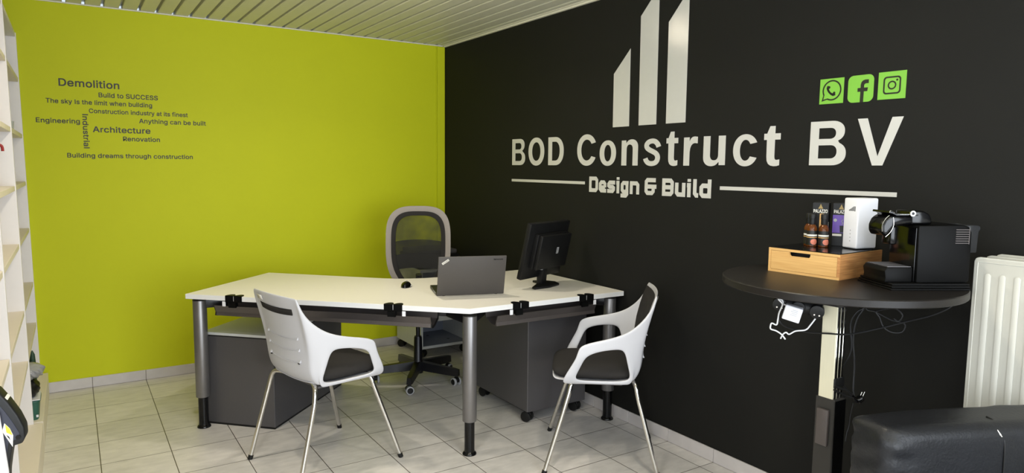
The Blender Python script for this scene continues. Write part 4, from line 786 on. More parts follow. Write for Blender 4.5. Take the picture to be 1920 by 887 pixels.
# ------------------------------------------------------------------ white visitor armchairs
def visitor_chair():
    t = thing('visitor_chair', 'white plastic visitor armchair with its slotted back to the room, left of desk front', 'chair', (-1.635, -1.857, 0), 0.245-PI/2, 'white visitor armchairs')
    yprof = [(0.446, -0.148), (0.472, -0.178), (0.51, -0.192), (0.56, -0.197), (0.605, -0.200), (0.70, -0.213), (0.79, -0.236), (0.872, -0.264)]
    def yb(z):
        for (a, ya), (b, yb_) in zip(yprof, yprof[1:]):
            if z <= b: return ya+(yb_-ya)*(z-a)/(b-a)
        return yprof[-1][1]
    curve = lambda x: 0.022*(abs(x)/0.2)**2.2
    RZ = [0.446, 0.472, 0.51, 0.56, 0.605, 0.70, 0.79, 0.872]
    def back_col(x, k=1.0): return [(x*(0.93+0.07*min(1, (z-0.446)/0.06)), yb(z)+curve(x), z - (0.004*(x/0.2)**2 if z > 0.85 else 0)) for z in RZ]
    def side(T, H2, H1, B):
        T, H2, H1, B = map(Vector, (T, H2, H1, B))
        return [B, H1, H1.lerp(H2, 0.33), H1.lerp(H2, 0.67), H2, H2.lerp(T, 0.33), H2.lerp(T, 0.67), T]
    half = [back_col(0.0), back_col(0.07), back_col(0.14), back_col(0.178),
      [(x, y, z) for x, y, z in [(0.184, -0.135, 0.446), (0.192, -0.158, 0.472), (0.194, -0.172, 0.51), (0.196, -0.178, 0.56), (0.198, -0.183, 0.605), (0.199, -0.200, 0.70), (0.200, -0.222, 0.79), (0.201, -0.246, 0.869)]],
      side((0.2045, -0.238, 0.845), (0.208, -0.174, 0.605), (0.2, -0.150, 0.472), (0.192, -0.128, 0.446)),
      side((0.211, -0.216, 0.795), (0.220, -0.155, 0.605), (0.208, -0.140, 0.472), (0.200, -0.120, 0.446)),
      side((0.222, -0.180, 0.748), (0.234, -0.125, 0.612), (0.211, -0.143, 0.462), (0.204, -0.122, 0.438)),
      side((0.240, -0.132, 0.708), (0.246, -0.096, 0.616), (0.212, -0.134, 0.457), (0.205, -0.118, 0.434)),
      side((0.257, -0.080, 0.684), (0.262, -0.040, 0.616), (0.213, -0.06, 0.450), (0.205, -0.06, 0.433)),
      side((0.273, -0.005, 0.665), (0.273, 0.025, 0.607), (0.214, 0.03, 0.449), (0.206, 0.03, 0.433)),
      side((0.284, 0.082, 0.648), (0.281, 0.078, 0.588), (0.252, 0.136, 0.458), (0.216, 0.130, 0.434)),
      side((0.288, 0.112, 0.628), (0.284, 0.132, 0.570), (0.266, 0.182, 0.480), (0.240, 0.198, 0.436))]
    cols = [[(-x, y, z) for x, y, z in c] for c in half[:0:-1]] + [[tuple(p) for p in c] for c in half]
    n = len(half)-1
    def skip(i, j):  # i: column strip, j: row
        k = i-n if i >= n else n-1-i
        return k in (8, 9, 10) and j in (1, 2, 3)
    g = G(); g.quads(cols, skip=skip); sh = mods(g.build('shell', SHELLW, t), 0.013, 2)
    rows = []
    for yy, zz, wx in [(-0.165, 0.446, 0.19), (-0.09, 0.428, 0.21), (0.02, 0.424, 0.213), (0.12, 0.428, 0.213), (0.185, 0.434, 0.213), (0.228, 0.432, 0.198), (0.236, 0.450, 0.188)]:
        rows.append([(wx*u, yy+(0.006*(1-u*u) if yy > 0.1 else 0), zz+0.016*u*u) for u in (-1, -0.7, -0.3, 0, 0.3, 0.7, 1)])
    g = G(); g.quads(rows); mods(g.build('seat_pan', SHELLW, t), 0.012, 2)
    # seat cushion
    def cushion(name, w, y0, y1, z0, z1):
        rows = []
        N_ = 20
        for i in range(N_+1):
            tt = PI*i/N_; 
            ring_ = []
            for k in range(32):
                a = 2*PI*k/32; cx = math.copysign(abs(math.cos(a))**0.42, math.cos(a)); cy = math.copysign(abs(math.sin(a))**0.42, math.sin(a))
                s = math.sin(tt)**0.36 if 0 < i < N_ else 0.01
                zz = (z0+z1)/2-(z1-z0)/2*math.copysign(abs(math.cos(tt))**1.0, math.cos(tt))
                ring_.append((w*cx*s, (y0+y1)/2+(y1-y0)/2*cy*s, zz))
            rows.append(ring_)
        g = G(); g.quads(rows, closed=True); return g.build(name, FABRIC, t, smooth=60)
    cushion('seat_cushion', 0.206, -0.16, 0.246, 0.440, 0.512)
    rows = []
    for i in range(9):
        z = 0.535+0.315*i/8; e = 0.004 if i in (0, 8) else 0.020
        rows.append([(0.182*u, yb(z)+curve(0.182*u)+0.007+e*(1-abs(u)**6), z) for u in [-1+2*k/12 for k in range(13)]])
    rows = [[(p[0], p[1]-0.004, p[2]) for p in rows[0]]]+rows+[[(p[0], p[1]-0.004, p[2]) for p in rows[-1]]]
    g = G(); g.quads(rows); g.build('back_cushion', FABRIC, t, smooth=60)
    # slot, ribs and tag on the outside of the back
    def strip(z0, z1, w, off, dz=0.0): return [[(w*u, yb(z)+curve(w*u)-0.0065-off+0.0016*abs(u), z+dz*(1-u*u)) for u in [-1+2*k/12 for k in range(13)]] for z in (z0, z1)]
    g = G(); g.quads(strip(0.781, 0.811, 0.155, 0.001, -0.006)); mods(g.build('handle_slot', FABRIC, t), 0.002)
    for z in (0.665, 0.610, 0.555):
        g = G(); g.quads(strip(z-0.0015, z+0.0015, 0.14, 0.001, -0.01)); r_ = mods(g.build('back_rib', SHELLW, t), 0.003)
        for s in (-1, 1):
            x = 0.14*s; y = yb(z)+curve(x)-0.006
            g = G(); g.prism([(x, y, z-0.004), (x, y, z+0.014), (x, y-0.008, z-0.004)], (-0.012*s, 0, 0))
            g.build('rib_tab', SHELLW, r_, smooth=0)
    g = G(); y = yb(0.835)-0.006+0.014; g.quads([[(-0.15+0.06*k, yb(z)+curve(-0.15+0.06*k)-0.0105, z) for k in (0, 1)] for z in (0.824, 0.846)]); mods(g.build('maker_tag', LABELW, t), 0.001)
    for s in (-1, 1):
        x = 0.128*s; y = yb(0.553)+curve(x)-0.0105
        g = G(); g.box((x-0.0065, y-0.0005, 0.5445), (x+0.0065, y+0.003, 0.5495)); g.build('rib_slot', BLKP, t, smooth=0)
    # chrome legs
    for s in (-1, 1):
        for yt, fx, fy in ((0.139, 0.276, 0.268), (-0.150, 0.236, -0.268)):
            sg = 1 if yt > 0 else -1
            P = [Vector((0.10*s, yt*0.85, 0.440)), Vector((0.16*s, yt*0.95, 0.444)), Vector((0.199*s, yt*1.05, 0.434)), Vector((0.213*s, (yt+(fy-yt)*0.16), 0.375)), Vector((fx*s, fy, 0.010))]
            Q = smooth_path(P[:4]+[P[3].lerp(P[4], 0.15), P[4]], 2)
            g = G(); g.tube(Q, 0.011, 14, smooth=False); lg = g.build('leg', CHROME, t, smooth=50)
            d = (P[4]-P[3]).normalized(); G().cyl(P[4]-d*0.012, P[4]+d*0.0095, 0.0125, n=16).build('foot_cap', BLKP, lg)
    g = G(); g.box((-0.13, -0.10, 0.404), (0.13, 0.10, 0.416), 0.004); g.build('under_frame', ANTH, t)
    return t
vc = visitor_chair()
vc2 = dup(vc); vc2.location = (-0.425, -2.556, 0); vc2.rotation_euler = (0, 0, 2.465-PI/2)
vc2['label'] = 'white plastic visitor armchair turned side-on, beside the black wall'

# ------------------------------------------------------------------ round standing table and what is on it
TX, TY, TZ, TR = -0.404, -3.78, 1.08, 0.386
rt = thing('standing_table', 'round black standing table on a cream and black lifting column', 'table', (TX, TY, 0))
G().lathe([(0.0, TZ-0.026), (TR-0.003, TZ-0.026), (TR, TZ-0.023), (TR, TZ-0.003), (TR-0.003, TZ), (0.0, TZ)], n=96).build('tabletop', TABT, rt)
g = G(); g.box((-0.17, -0.13, 1.02), (0.17, 0.13, TZ-0.0265), 0.004); g.box((-0.05, -0.05, 0.99), (0.05, 0.05, 1.02), 0.004); g.build('top_frame', BLKM, rt)
c0 = -0.037
up = G().box((c0+0.003, -0.026, 0.55), (c0+0.055, 0.029, 0.992), 0.002, 1).build('upper_column', STAINL, rt)
g = G()
for x0, x1, y in ((c0+0.006, c0+0.020, -0.0285), (c0+0.024, c0+0.040, -0.0285), (c0+0.043, c0+0.054, -0.0285)): g.box((x0, y, 0.55), (x1, -0.0262, 0.990), 0.001, 1)
g.build('column_rail', CHROME, up)
lo = G().box((c0-0.001, -0.036, 0.012), (c0+0.066, 0.036, 0.660), 0.003, 1).build('lower_column', COLB, rt, smooth=0)
g = G(); g.box((c0+0.002, -0.039, 0.012), (c0+0.066, -0.0362, 0.655), 0.001, 1); g.build('column_side', BLKG, lo, smooth=0)
g = G(); g.box((c0-0.014, -0.022, 0.490), (c0-0.0012, 0.022, 0.622), 0.004); g.build('control_box', TAUPE, lo)
G().lathe([(0.0, 0), (0.28, 0), (0.28, 0.008), (0.275, 0.012), (0.0, 0.012)], n=64).build('base_plate', BLKM, rt)

rzb = math.atan2(-0.275, 0.015)
bx = thing('drawer_box', 'bamboo drawer box with black glass top on the round black table', 'drawer box', (-0.4446, -3.524, TZ), rzb)
W_, D_, H_ = 0.2755, 0.29, 0.0915
g = G(); t = 0.009
g.box((0, 0, 0), (W_, D_, t)); g.box((0, 0, H_-t-0.003), (W_, D_, H_-0.003)); g.box((0, D_-t, t), (W_, D_, H_-t-0.003)); g.box((0, 0, t), (t, D_, H_-t-0.003))
g.use(BAMBOO); g.mats = [BAMBOO]; g.build('carcass', None, bx, smooth=0)
G().box((W_-t, 0, t), (W_, D_, H_-t-0.003)).build('side_board', BAMBOOS, bx, smooth=0)
g = G(); g.box((W_-0.0002, 0.0, 0), (W_+0.001, D_, H_-0.003)); g.build('side_veneer', BAMBOOS, bx, smooth=0)
y0 = 0.0005
g = G(); hx0, hx1 = 0.083, 0.166
fz0, fz1 = t+0.001, H_-t-0.004
P = [(t+0.001, fz0), (W_-t-0.001, fz0), (W_-t-0.001, fz1), (hx1, fz1), (hx1, fz1-0.008), (hx1-0.005, fz1-0.014), (hx0+0.005, fz1-0.014), (hx0, fz1-0.008), (hx0, fz1), (t+0.001, fz1)]
g.prism([(x, 0.001, z) for x, z in P], (0, 0.009, 0))
dr = g.build('drawer', BAMBOO, bx, smooth=0)
g = G(); g.box((t+0.002, 0.03, t+0.001), (W_-t-0.002, 0.2, fz1-0.002)); g.build('drawer_inside', BLKP, dr, smooth=0)
G().box((0.003, 0.003, H_-0.003), (W_-0.003, D_-0.003, H_), 0.001, 1).build('glass_top', BLKG, bx, smooth=0)
BZ = TZ+H_
ro = thing('router', 'tall white wireless router standing on the bamboo drawer box', 'router', (-0.256, -3.752, BZ), math.atan2(-0.23, 0.973))
g = G(); g.prism([(0, 0, 0.003), (0.095, 0, 0.003), (0.095, 0.067, 0.003), (0, 0.067, 0.003)], (0, 0, 0.184), 0.006, 3)
body = g.build('body', WHITEP, ro); G().box((0.006, 0.006, 0), (0.089, 0.061, 0.003)).build('foot_plate', BLKP, ro, smooth=0)
g = G()
for k in range(7): g.box((-0.0006, 0.040-k*0.0035, 0.140), (0.0002, 0.0418-k*0.0035, 0.144+k*0.0022))
g.box((-0.0006, 0.0135, 0.139), (0.0002, 0.0165, 0.157)); g.build('signal_bars', VINYLD, body, smooth=0)
g = G()
for k in range(4): g.cyl((-0.0005, 0.031, 0.03+0.013*k), (0.0002, 0.031, 0.03+0.013*k), 0.0022, n=10)
g.build('status_dots', RUBG, body, smooth=0)
def pack(name, lab, ox, oy, front):
    p = thing('coffee_pack', lab, 'coffee pack', (ox, oy, BZ), math.atan2(-0.91, 0.41), 'dark coffee packs on the drawer box')
    w, d, h = 0.058, 0.048, 0.163
    G().box((0, 0, 0), (w, d, h), 0.001, 1).build('carton', BLKP, p, smooth=0)
    g = text_on(G(), 'PALAZZO', (0.004, -0.0004, 0.124), (1, 0, 0), ZU, w-0.008, 0.0135, bold=0.022, th=0.0004); g.build('pack_lettering', LABELW, p, smooth=0)
    g = G(); g.prism([(0.020, -0.0003, 0.140), (0.038, -0.0003, 0.140), (0.0325, -0.0003, 0.150), (0.029, -0.0003, 0.159), (0.0255, -0.0003, 0.150)], (0, 0.0003, 0)); g.build('pack_emblem', mat('dull_gold', (140, 118, 66), 0.4, metal=0.3), p, smooth=0)
    if front == 'gold':
        g = G(); g.prism([(0.026, -0.0003, 0.06), (0.040, -0.0003, 0.06), (0.041, -0.0003, 0.121), (0.027, -0.0003, 0.121)], (0, 0.0003, 0)); g.build('gold_panel', BAMBOO, p, smooth=0)
        g = text_on(G(), 'CAFE', (w+0.0004, 0.008, 0.060), (0, 0, 1), (0, -1, 0), 0.03, 0.008, bold=0.02, th=0.0004)
        g.build('side_lettering', LABELW, p, smooth=0)
    else:
        pm = mat('purple_print', (92, 56, 160), 0.4)
        g = G(); g.box((0.001, -0.0005, 0.05), (w-0.001, 0, 0.118)); g.build('purple_panel', pm, p, smooth=0)
        g = G(); g.prism([(0.028, -0.0009, 0.052), (0.052, -0.0009, 0.052), (0.054, -0.0009, 0.078), (0.026, -0.0009, 0.078)], (0, 0.0003, 0)); g.build('cup_print', BLKP, p, smooth=0)
        g = G(); g.tube([(0.034, -0.0006, 0.081), (0.036, -0.0006, 0.088), (0.033, -0.0006, 0.094), (0.036, -0.0006, 0.101)], 0.0012, 6); g.tube([(0.042, -0.0006, 0.081), (0.044, -0.0006, 0.088), (0.041, -0.0006, 0.094), (0.044, -0.0006, 0.101)], 0.0012, 6); g.cyl((0.010, -0.0009, 0.098), (0.010, -0.0004, 0.098), 0.006); g.build('steam_print', RUBG, p, smooth=0)
        g = G(); g.box((0.002, -0.0005, 0.038), (0.034, 0, 0.046)); g.build('white_panel', LABELW, p, smooth=0)
pack('p', 'black and gold coffee pack behind the syrup bottles on the drawer box', -0.242, -3.561, 'gold')
pack('p', 'black and purple coffee pack between the syrup bottles and the white router', -0.2045, -3.622, 'purple')
def bottle(x, y, lab, a):
    b = thing('syrup_bottle', lab, 'bottle', (x, y, BZ), a, 'small syrup bottles on the drawer box')
    r = 0.0178
    G().lathe([(0, 0), (r-0.002, 0), (r, 0.002), (r, 0.066), (r-0.001, 0.072), (r-0.005, 0.079), (0.0085, 0.084), (0.0078, 0.088), (0, 0.088)], n=28).build('glass', AMBER, b)
    G().lathe([(0, 0.084), (0.0108, 0.084), (0.0112, 0.086), (0.0112, 0.104), (0.0122, 0.105), (0.0122, 0.121), (0.0112, 0.123), (0, 0.123)], n=24).build('cap', BLKP, b)
    l = G().lathe([(r+0.0003, 0.006), (r+0.0003, 0.060), (r+0.0001, 0.060), (r+0.0001, 0.006)], n=28).build('label_band', VINYLD, b)
    for z0, z1, m in ((0.040, 0.046, LABELW), (0.034, 0.0365, BAMBOO)):
        G().lathe([(r+0.0006, z0), (r+0.0006, z1), (r+0.0004, z1), (r+0.0004, z0)], n=28).build('label_stripe', m, l)
    g = G(); pk = mat('label_pink', (206, 120, 96), 0.5, var=0.35, scale=160)
    rows = [[((r+0.0008)*math.cos(t), (r+0.0008)*math.sin(t), 0.019+s*0.011*math.sqrt(max(0, 1-((t-PI*1.35)/0.75)**2))) for t in [PI*1.35-0.75+1.5*k/14 for k in range(15)]] for s in (-1, 1)]
    g.quads(rows); g.build('label_picture', pk, l)
bottle(-0.297, -3.600, 'amber syrup bottle with black cap, left of the front two by the bamboo box front', 0.0)
bottle(-0.277, -3.635, 'amber syrup bottle with black cap, nearest the white router', 0.1)
bottle(-0.2720, -3.571, 'amber syrup bottle mostly hidden behind the left front bottle', 0.4)
# coffee machine
mc = thing('coffee_machine', 'black capsule coffee machine with clear rear tank on the round table', 'coffee machine', (-0.470, -4.000, TZ), math.atan2(-0.4972, 0.8677))
g = G()
for k in range(3): g.box((0.0-0.004*(2-k)*0+0.003*k, 0.003*k, 0.0075*k), (0.262, 0.195-0.003*k, 0.0075*k+0.0062), 0.0012, 1)
g.box((0.01, 0.01, 0.002), (0.255, 0.185, 0.0215)); g.build('base_plate', MATTEB, mc)
g = G(); g.prism([(0.093, 0.018, 0.022), (0.262, 0.018, 0.022), (0.268, 0.018, 0.03), (0.266, 0.018, 0.185), (0.256, 0.018, 0.203), (0.240, 0.018, 0.208), (0.090, 0.018, 0.205)], (0, 0.150, 0), 0.004)
bd = g.build('body', MATTEB, mc)
G().box((0.0865, 0.026, 0.024), (0.0905, 0.160, 0.198), 0.002).build('front_panel', BLKG, bd)
g = G()
for k in range(7): g.box((0.212, 0.0160, 0.149+0.0072*k), (0.256, 0.0178, 0.1515+0.0072*k))
g.box((0.2555, 0.0160, 0.147), (0.258, 0.0178, 0.199)); g.build('side_vent', TAUPE, bd, smooth=0)
g = G(); g.prism([(-0.004, 0.03, 0.022), (0.086, 0.03, 0.022), (0.086, 0.03, 0.070), (0.002, 0.03, 0.070), (-0.006, 0.03, 0.058), (-0.002, 0.03, 0.036)], (0, 0.125, 0), 0.003)
dt_ = g.build('drip_tray', MATTEB, mc)
g = G()
for k in range(11): g.box((0.006, 0.036+0.0108*k, 0.0702), (0.084, 0.0425+0.0108*k, 0.0722))
g.build('drip_grid', ANTH, dt_, smooth=0)
g = G(); 
prof = [(0.012, 0.236), (-0.004, 0.224), (-0.013, 0.203), (-0.012, 0.182), (-0.002, 0.166), (0.014, 0.182), (0.030, 0.203), (0.090, 0.207), (0.090, 0.234)]
g.prism([(x, 0.045, z) for x, z in prof], (0, 0.085, 0), 0.008, 3); hd = g.build('brew_head', BLKG, mc)
g = G(); g.tube([(-0.002, 0.0445, 0.167), (0.013, 0.0435, 0.183), (0.022, 0.0435, 0.205), (0.020, 0.0445, 0.230)], 0.0009, 8); g.tube([(-0.012, 0.047, 0.184), (-0.0135, 0.047, 0.204), (-0.004, 0.047, 0.2245), (0.008, 0.047, 0.236)], 0.0009, 8); g.build('chrome_edge', CHROME, hd)
g = G(); g.box((0.026, 0.062, 0.140), (0.050, 0.112, 0.200), 0.006); g.build('coffee_spout', BLKG, hd)
g = G(); g.prism([(0.003, 0.04, 0.244), (0.005, 0.04, 0.251), (0.016, 0.04, 0.2475), (0.030, 0.04, 0.240), (0.10, 0.04, 0.240), (0.10, 0.04, 0.2355), (0.028, 0.04, 0.2355), (0.014, 0.04, 0.242)], (0, 0.095, 0), 0.001, 1); lv = g.build('lever', BLKG, mc)
g = G(); g.tube([(0.003, 0.0395, 0.2455), (0.006, 0.0395, 0.2515), (0.016, 0.0395, 0.248), (0.030, 0.0395, 0.2405), (0.095, 0.0395, 0.2405)], 0.0010, 8); g.cyl((0.078, 0.034, 0.243), (0.078, 0.040, 0.243), 0.009, n=24); g.build('lever_trim', CHROME, lv)
G().cyl((0.078, 0.0335, 0.243), (0.078, 0.0345, 0.243), 0.005, n=20).build('pivot_cap', BLKG, lv)
g = G(); g.prism([(0.080, 0.045, 0.207), (0.150, 0.045, 0.207), (0.150, 0.045, 0.224), (0.140, 0.045, 0.242), (0.122, 0.045, 0.251), (0.080, 0.045, 0.252)], (0, 0.085, 0), 0.006, 3); g.build('capsule_hood', BLKG, mc)
g = G(); g.prism([(0.2685, 0.05, 0.115), (0.310, 0.05, 0.115), (0.313, 0.05, 0.185), (0.318, 0.05, 0.190), (0.318, 0.05, 0.200), (0.310, 0.05, 0.205), (0.2685, 0.05, 0.205)], (0, 0.09, 0), 0.003); g.build('water_tank', CLEARP, mc)
# power bar, charger and cords below the table
ps = thing('power_strip', 'black tubular power bar fixed under the round table', 'power strip', (0, 0, 0))
A_, B_ = Vector((-0.540, -3.632, 0.992)), Vector((-0.458, -3.760, 0.972))
g = G(); g.cyl(A_, B_, 0.025, n=28, bev=0.004); g.build('body', BLKP, ps)
fd = Vector((-0.80, -0.52, -0.15)).normalized()
for u in (0.10, 0.50, 0.90):
    m = A_.lerp(B_, u); g = G(); g.cyl(m, m+fd*0.034, 0.024, n=28, bev=0.003); so = g.build('socket', BLKP, ps)
    if u != 0.5:
        g = G(); sd = (B_-A_).normalized()
        for s in (-1, 1): g.cyl(m+fd*0.033+sd*0.008*s-Vector((0, 0, 0.009)), m+fd*0.0375+sd*0.008*s-Vector((0, 0, 0.009)), 0.0028, n=10)
        g.build('socket_pin', CHROME, so)
g = G(); g.box((-0.525, -3.70, 1.000), (-0.470, -3.66, TZ-0.0262), 0.003); g.build('bracket', BLKM, ps)
MC = Matrix.Translation((-0.552, -3.712, 0.963)) @ Matrix.Rotation(math.radians(-57), 4, 'Z') @ Matrix.Rotation(math.radians(14), 4, 'Y')
cg = thing('usb_charger', 'white plug-in charger under the round table edge', 'charger')
g = G(); g.box((-0.030, -0.022, -0.026), (0.028, 0.022, 0.026), 0.004, 3, M=MC); g.build('body', WHITEP, cg)
g = G(); g.cyl(MC @ Vector((0.0, 0.0225, 0)), MC @ Vector((0.0, 0.05, 0)), 0.018, n=24); g.build('plug_body', BLKP, cg)
g = G()
for k in range(4): g.box((-0.008+0.004*(k % 2), -0.0224, -0.004+0.006*k), (0.014, -0.0219, -0.0025+0.006*k), M=MC)
g.build('rating_print', RUBG, cg, smooth=0)
g = G(); g.tube([(-0.553, -3.692, 0.986), (-0.560, -3.68, 0.990), (-0.563, -3.676, 1.002), (-0.568, -3.668, 1.007), (-0.576, -3.67, 1.006), (-0.569, -3.681, 0.992), (-0.571, -3.679, 0.978), (-0.574, -3.673, 0.958), (-0.576, -3.671, 0.936), (-0.578, -3.668, 0.916), (-0.586, -3.655, 0.92), (-0.589, -3.652, 0.911), (-0.588, -3.653, 0.899), (-0.578, -3.668, 0.894), (-0.568, -3.683, 0.883), (-0.561, -3.694, 0.867)], 0.0026, 8)
g.tube([(-0.557, -3.672, 0.864), (-0.552, -3.677, 0.88), (-0.546, -3.685, 0.888), (-0.538, -3.692, 0.882), (-0.525, -3.708, 0.895), (-0.508, -3.735, 0.903), (-0.498, -3.746, 0.921), (-0.490, -3.758, 0.945)], 0.0026, 8)
tag(g.build('charging_cable', WHITEC), 'thin white charging cable dangling under the round table', 'cable')
g = G(); g.tube([(-0.525, -3.64, 0.965), (-0.519, -3.633, 0.93), (-0.512, -3.638, 0.908), (-0.498, -3.665, 0.893), (-0.466, -3.714, 0.885), (-0.445, -3.777, 0.891), (-0.42, -3.845, 0.900), (-0.36, -3.91, 0.926), (-0.305, -3.966, 0.953), (-0.263, -4.031, 0.984), (-0.235, -4.075, 1.020), (-0.225, -4.08, 1.055)], 0.003, 8)
tag(g.build('power_cable', BLKP), 'long black cable sagging across under the round table', 'cable', 'black cables under the round table')
g = G(); g.tube([(-0.300, -3.845, 1.052), (-0.312, -3.833, 0.985), (-0.326, -3.812, 0.962), (-0.335, -3.797, 0.930), (-0.336, -3.795, 0.895), (-0.332, -3.801, 0.845), (-0.334, -3.798, 0.805), (-0.344, -3.782, 0.760), (-0.356, -3.775, 0.728), (-0.358, -3.790, 0.700), (-0.358, -3.812, 0.680), (-0.352, -3.830, 0.660)], 0.0035, 8)
g.tube([(-0.305, -3.838, 1.052), (-0.315, -3.828, 0.978), (-0.325, -3.814, 0.942), (-0.330, -3.806, 0.900), (-0.330, -3.805, 0.850), (-0.327, -3.810, 0.800), (-0.326, -3.813, 0.755), (-0.331, -3.816, 0.715), (-0.340, -3.822, 0.680), (-0.347, -3.832, 0.658)], 0.0035, 8)
cc = tag(g.build('machine_cable', BLKP), 'black cord hanging beside the table column with a plug at its end', 'cable', 'black cables under the round table')
g = G(); g.tube([(-0.362, -3.836, 0.668), (-0.352, -3.838, 0.655), (-0.342, -3.842, 0.648), (-0.334, -3.845, 0.655)], [0.004+0.0004*k for k in range(19)], 10); g.cyl((-0.345, -3.842, 0.648), (-0.328, -3.848, 0.662), 0.013, n=20, bev=0.003)
pl = g.build('plug', BLKG, cc)
g = G()
for dx in (0.0, 0.010): g.cyl((-0.338+dx, -3.846-dx*0.4, 0.662), (-0.332+dx, -3.850-dx*0.4, 0.682), 0.0023, n=10)
g.build('plug_pin', CHROME, pl)
g = G(); g.box((-0.437, -3.812, 0.700), (-0.38, -3.8045, 0.735), 0.003); g.tube([(-0.437, -3.810, 0.712), (-0.415, -3.818, 0.700), (-0.385, -3.824, 0.690), (-0.362, -3.832, 0.672)], 0.004, 8); g.tube([(-0.437, -3.809, 0.697), (-0.415, -3.816, 0.684), (-0.39, -3.822, 0.672), (-0.365, -3.832, 0.662)], 0.004, 8)
g.build('cable_tie', BLKP, cc)
g = G(); g.tube([(-0.28, -3.82, 1.052), (-0.298, -3.825, 0.976), (-0.282, -3.851, 0.964), (-0.255, -3.895, 0.94), (-0.237, -3.924, 0.934), (-0.233, -3.931, 0.921), (-0.238, -3.922, 0.9), (-0.254, -3.897, 0.897), (-0.267, -3.875, 0.913), (-0.275, -3.863, 0.946), (-0.28, -3.854, 0.966), (-0.256, -3.893, 0.981), (-0.245, -3.911, 0.976), (-0.238, -3.922, 0.958), (-0.244, -3.913, 0.938), (-0.25, -3.90, 0.945)], 0.003, 8)
tag(g.build('power_cable', BLKP), 'black cable coiled in loops under the right of the round table', 'cable', 'black cables under the round table')
g = G(); g.tube([(-0.349, -3.83, 0.640), (-0.352, -3.825, 0.594), (-0.355, -3.823, 0.553), (-0.362, -3.821, 0.530), (-0.368, -3.8215, 0.50)], 0.003, 8)
tag(g.build('power_cable', BLKP), 'short black cord running down the side of the black lower column', 'cable', 'black cables under the round table')

# ------------------------------------------------------------------ radiator
rd = thing('radiator', 'cream ribbed panel radiator on the black wall behind the leather armchair', 'radiator', (0, 0, 0))
RY0, RY1, RZ0, RZ1 = -4.118, -5.15, 0.32, 1.186
for i, x in enumerate((-0.205, -0.128, -0.055)):
    g = G(); g.prism([(x+0.011, y, z) for y, z in ((RY0, RZ0), (RY0, RZ1-0.014), (RY0-0.004, RZ1-0.004), (RY0-0.014, RZ1), (RY1+0.014, RZ1), (RY1, RZ1-0.014), (RY1, RZ0))], (-0.011, 0, 0), 0.003, 2)
    if i == 0:
        n = int((RY0-RY1-0.05)/0.0408)
        for k in range(n):
            y = RY0-0.034-0.0408*k
            g.prism([(x-0.0002, yy, zz) for yy, zz in ((y, RZ0+0.05), (y, RZ1-0.056), (y-0.005, RZ1-0.05), (y-0.013, RZ1-0.05), (y-0.018, RZ1-0.056), (y-0.018, RZ0+0.05))], (-0.0028, 0, 0), 0.0013, 2)
        for a, b, c, d in ((RY0-0.010, RY0-0.0125, RZ0+0.02, RZ1-0.016), ): g.box((x-0.0016, b, c), (x+0.001, a, d), 0.0007, 1)
        g.box((x-0.0016, RY1+0.01, RZ1-0.0165), (x+0.001, RY0-0.010, RZ1-0.014), 0.0007, 1)
    g.build('panel', RADW, rd, smooth=30)
g = G()
for y in (-4.35, -4.9): g.box((-0.196, y-0.02, 0.45), (-0.0005, y+0.02, 0.49)); g.box((-0.196, y-0.02, 1.02), (-0.0005, y+0.02, 1.06))
g.build('wall_bracket', RADW, rd, smooth=0)
g = G(); g.box((-0.193, RY1+0.03, RZ0+0.1), (-0.045, RY0-0.03, RZ1-0.07)); g.build('convector_fins', CABW, rd, smooth=0)

# ------------------------------------------------------------------ leather armchair (only its back reaches into the frame)
rza = math.atan2(-0.348, 0.937)
ac = thing('leather_armchair', 'worn black leather armchair at the lower right before the radiator', 'armchair', (-0.897, -4.242, 0), rza)
# local x along the back, +y away from the camera
def soft_box(a, b, rad, name, wr=0.0):
    t = bmesh.new(); bmesh.ops.create_cube(t, size=1)
    for v in t.verts: v.co = Vector(((a[0]+b[0])/2+v.co.x*(b[0]-a[0]), (a[1]+b[1])/2+v.co.y*(b[1]-a[1]), (a[2]+b[2])/2+v.co.z*(b[2]-a[2])))
    bmesh.ops.bevel(t, geom=t.edges[:], offset=rad, segments=5, affect='EDGES', profile=0.5)
    for ax, nn in ((0, 34), (1, 6), (2, 26)):
        for k in range(1, nn):
            c = a[ax]+rad+(b[ax]-a[ax]-2*rad)*k/nn; no = [0, 0, 0]; no[ax] = 1; co = [0, 0, 0]; co[ax] = c
            bmesh.ops.bisect_plane(t, geom=t.verts[:]+t.edges[:]+t.faces[:], plane_co=co, plane_no=no)
    if wr:
        for v in t.verts:
            x, y, z = v.co; e = math.exp(-((x-a[0])/0.07)**2); q = math.exp(-((z-b[2]+0.03)/0.25)**2)
            v.co.y -= wr*e*q*(math.sin((z+0.25*x)*120)+0.5*math.sin((z-0.4*x)*71+1.0))
            v.co.x -= wr*0.6*e*math.sin(z*95+y*30)
            v.co.z += 0.004*math.sin(x*9)*(1 if z > b[2]-0.1 else 0)
            if y < a[1]+rad*1.2: v.co.y -= 0.012*math.sin(PI*min(1, max(0, (x-a[0])/(b[0]-a[0]))))
            if x > 0.40: 
                s_ = math.sin((x-0.40)*38+z*26)*0.006*min(1, (x-0.40)/0.08); v.co.y -= s_
    g = G(); g.bm.free(); g.bm = t
    return g.build(name, LEATH, ac, smooth=60)
bk = soft_box((0.0, 0.0, 0.30), (0.65, 0.15, 0.785), 0.035, 'backrest', 0.0045)
g = G(); g.tube([(0.355, 0.045, 0.7862), (0.356, 0.022, 0.782), (0.357, -0.001, 0.762), (0.358, -0.013, 0.72), (0.360, -0.0135, 0.60), (0.36, -0.0135, 0.46)], 0.0022, 8); g.build('back_seam', BLKP, bk)
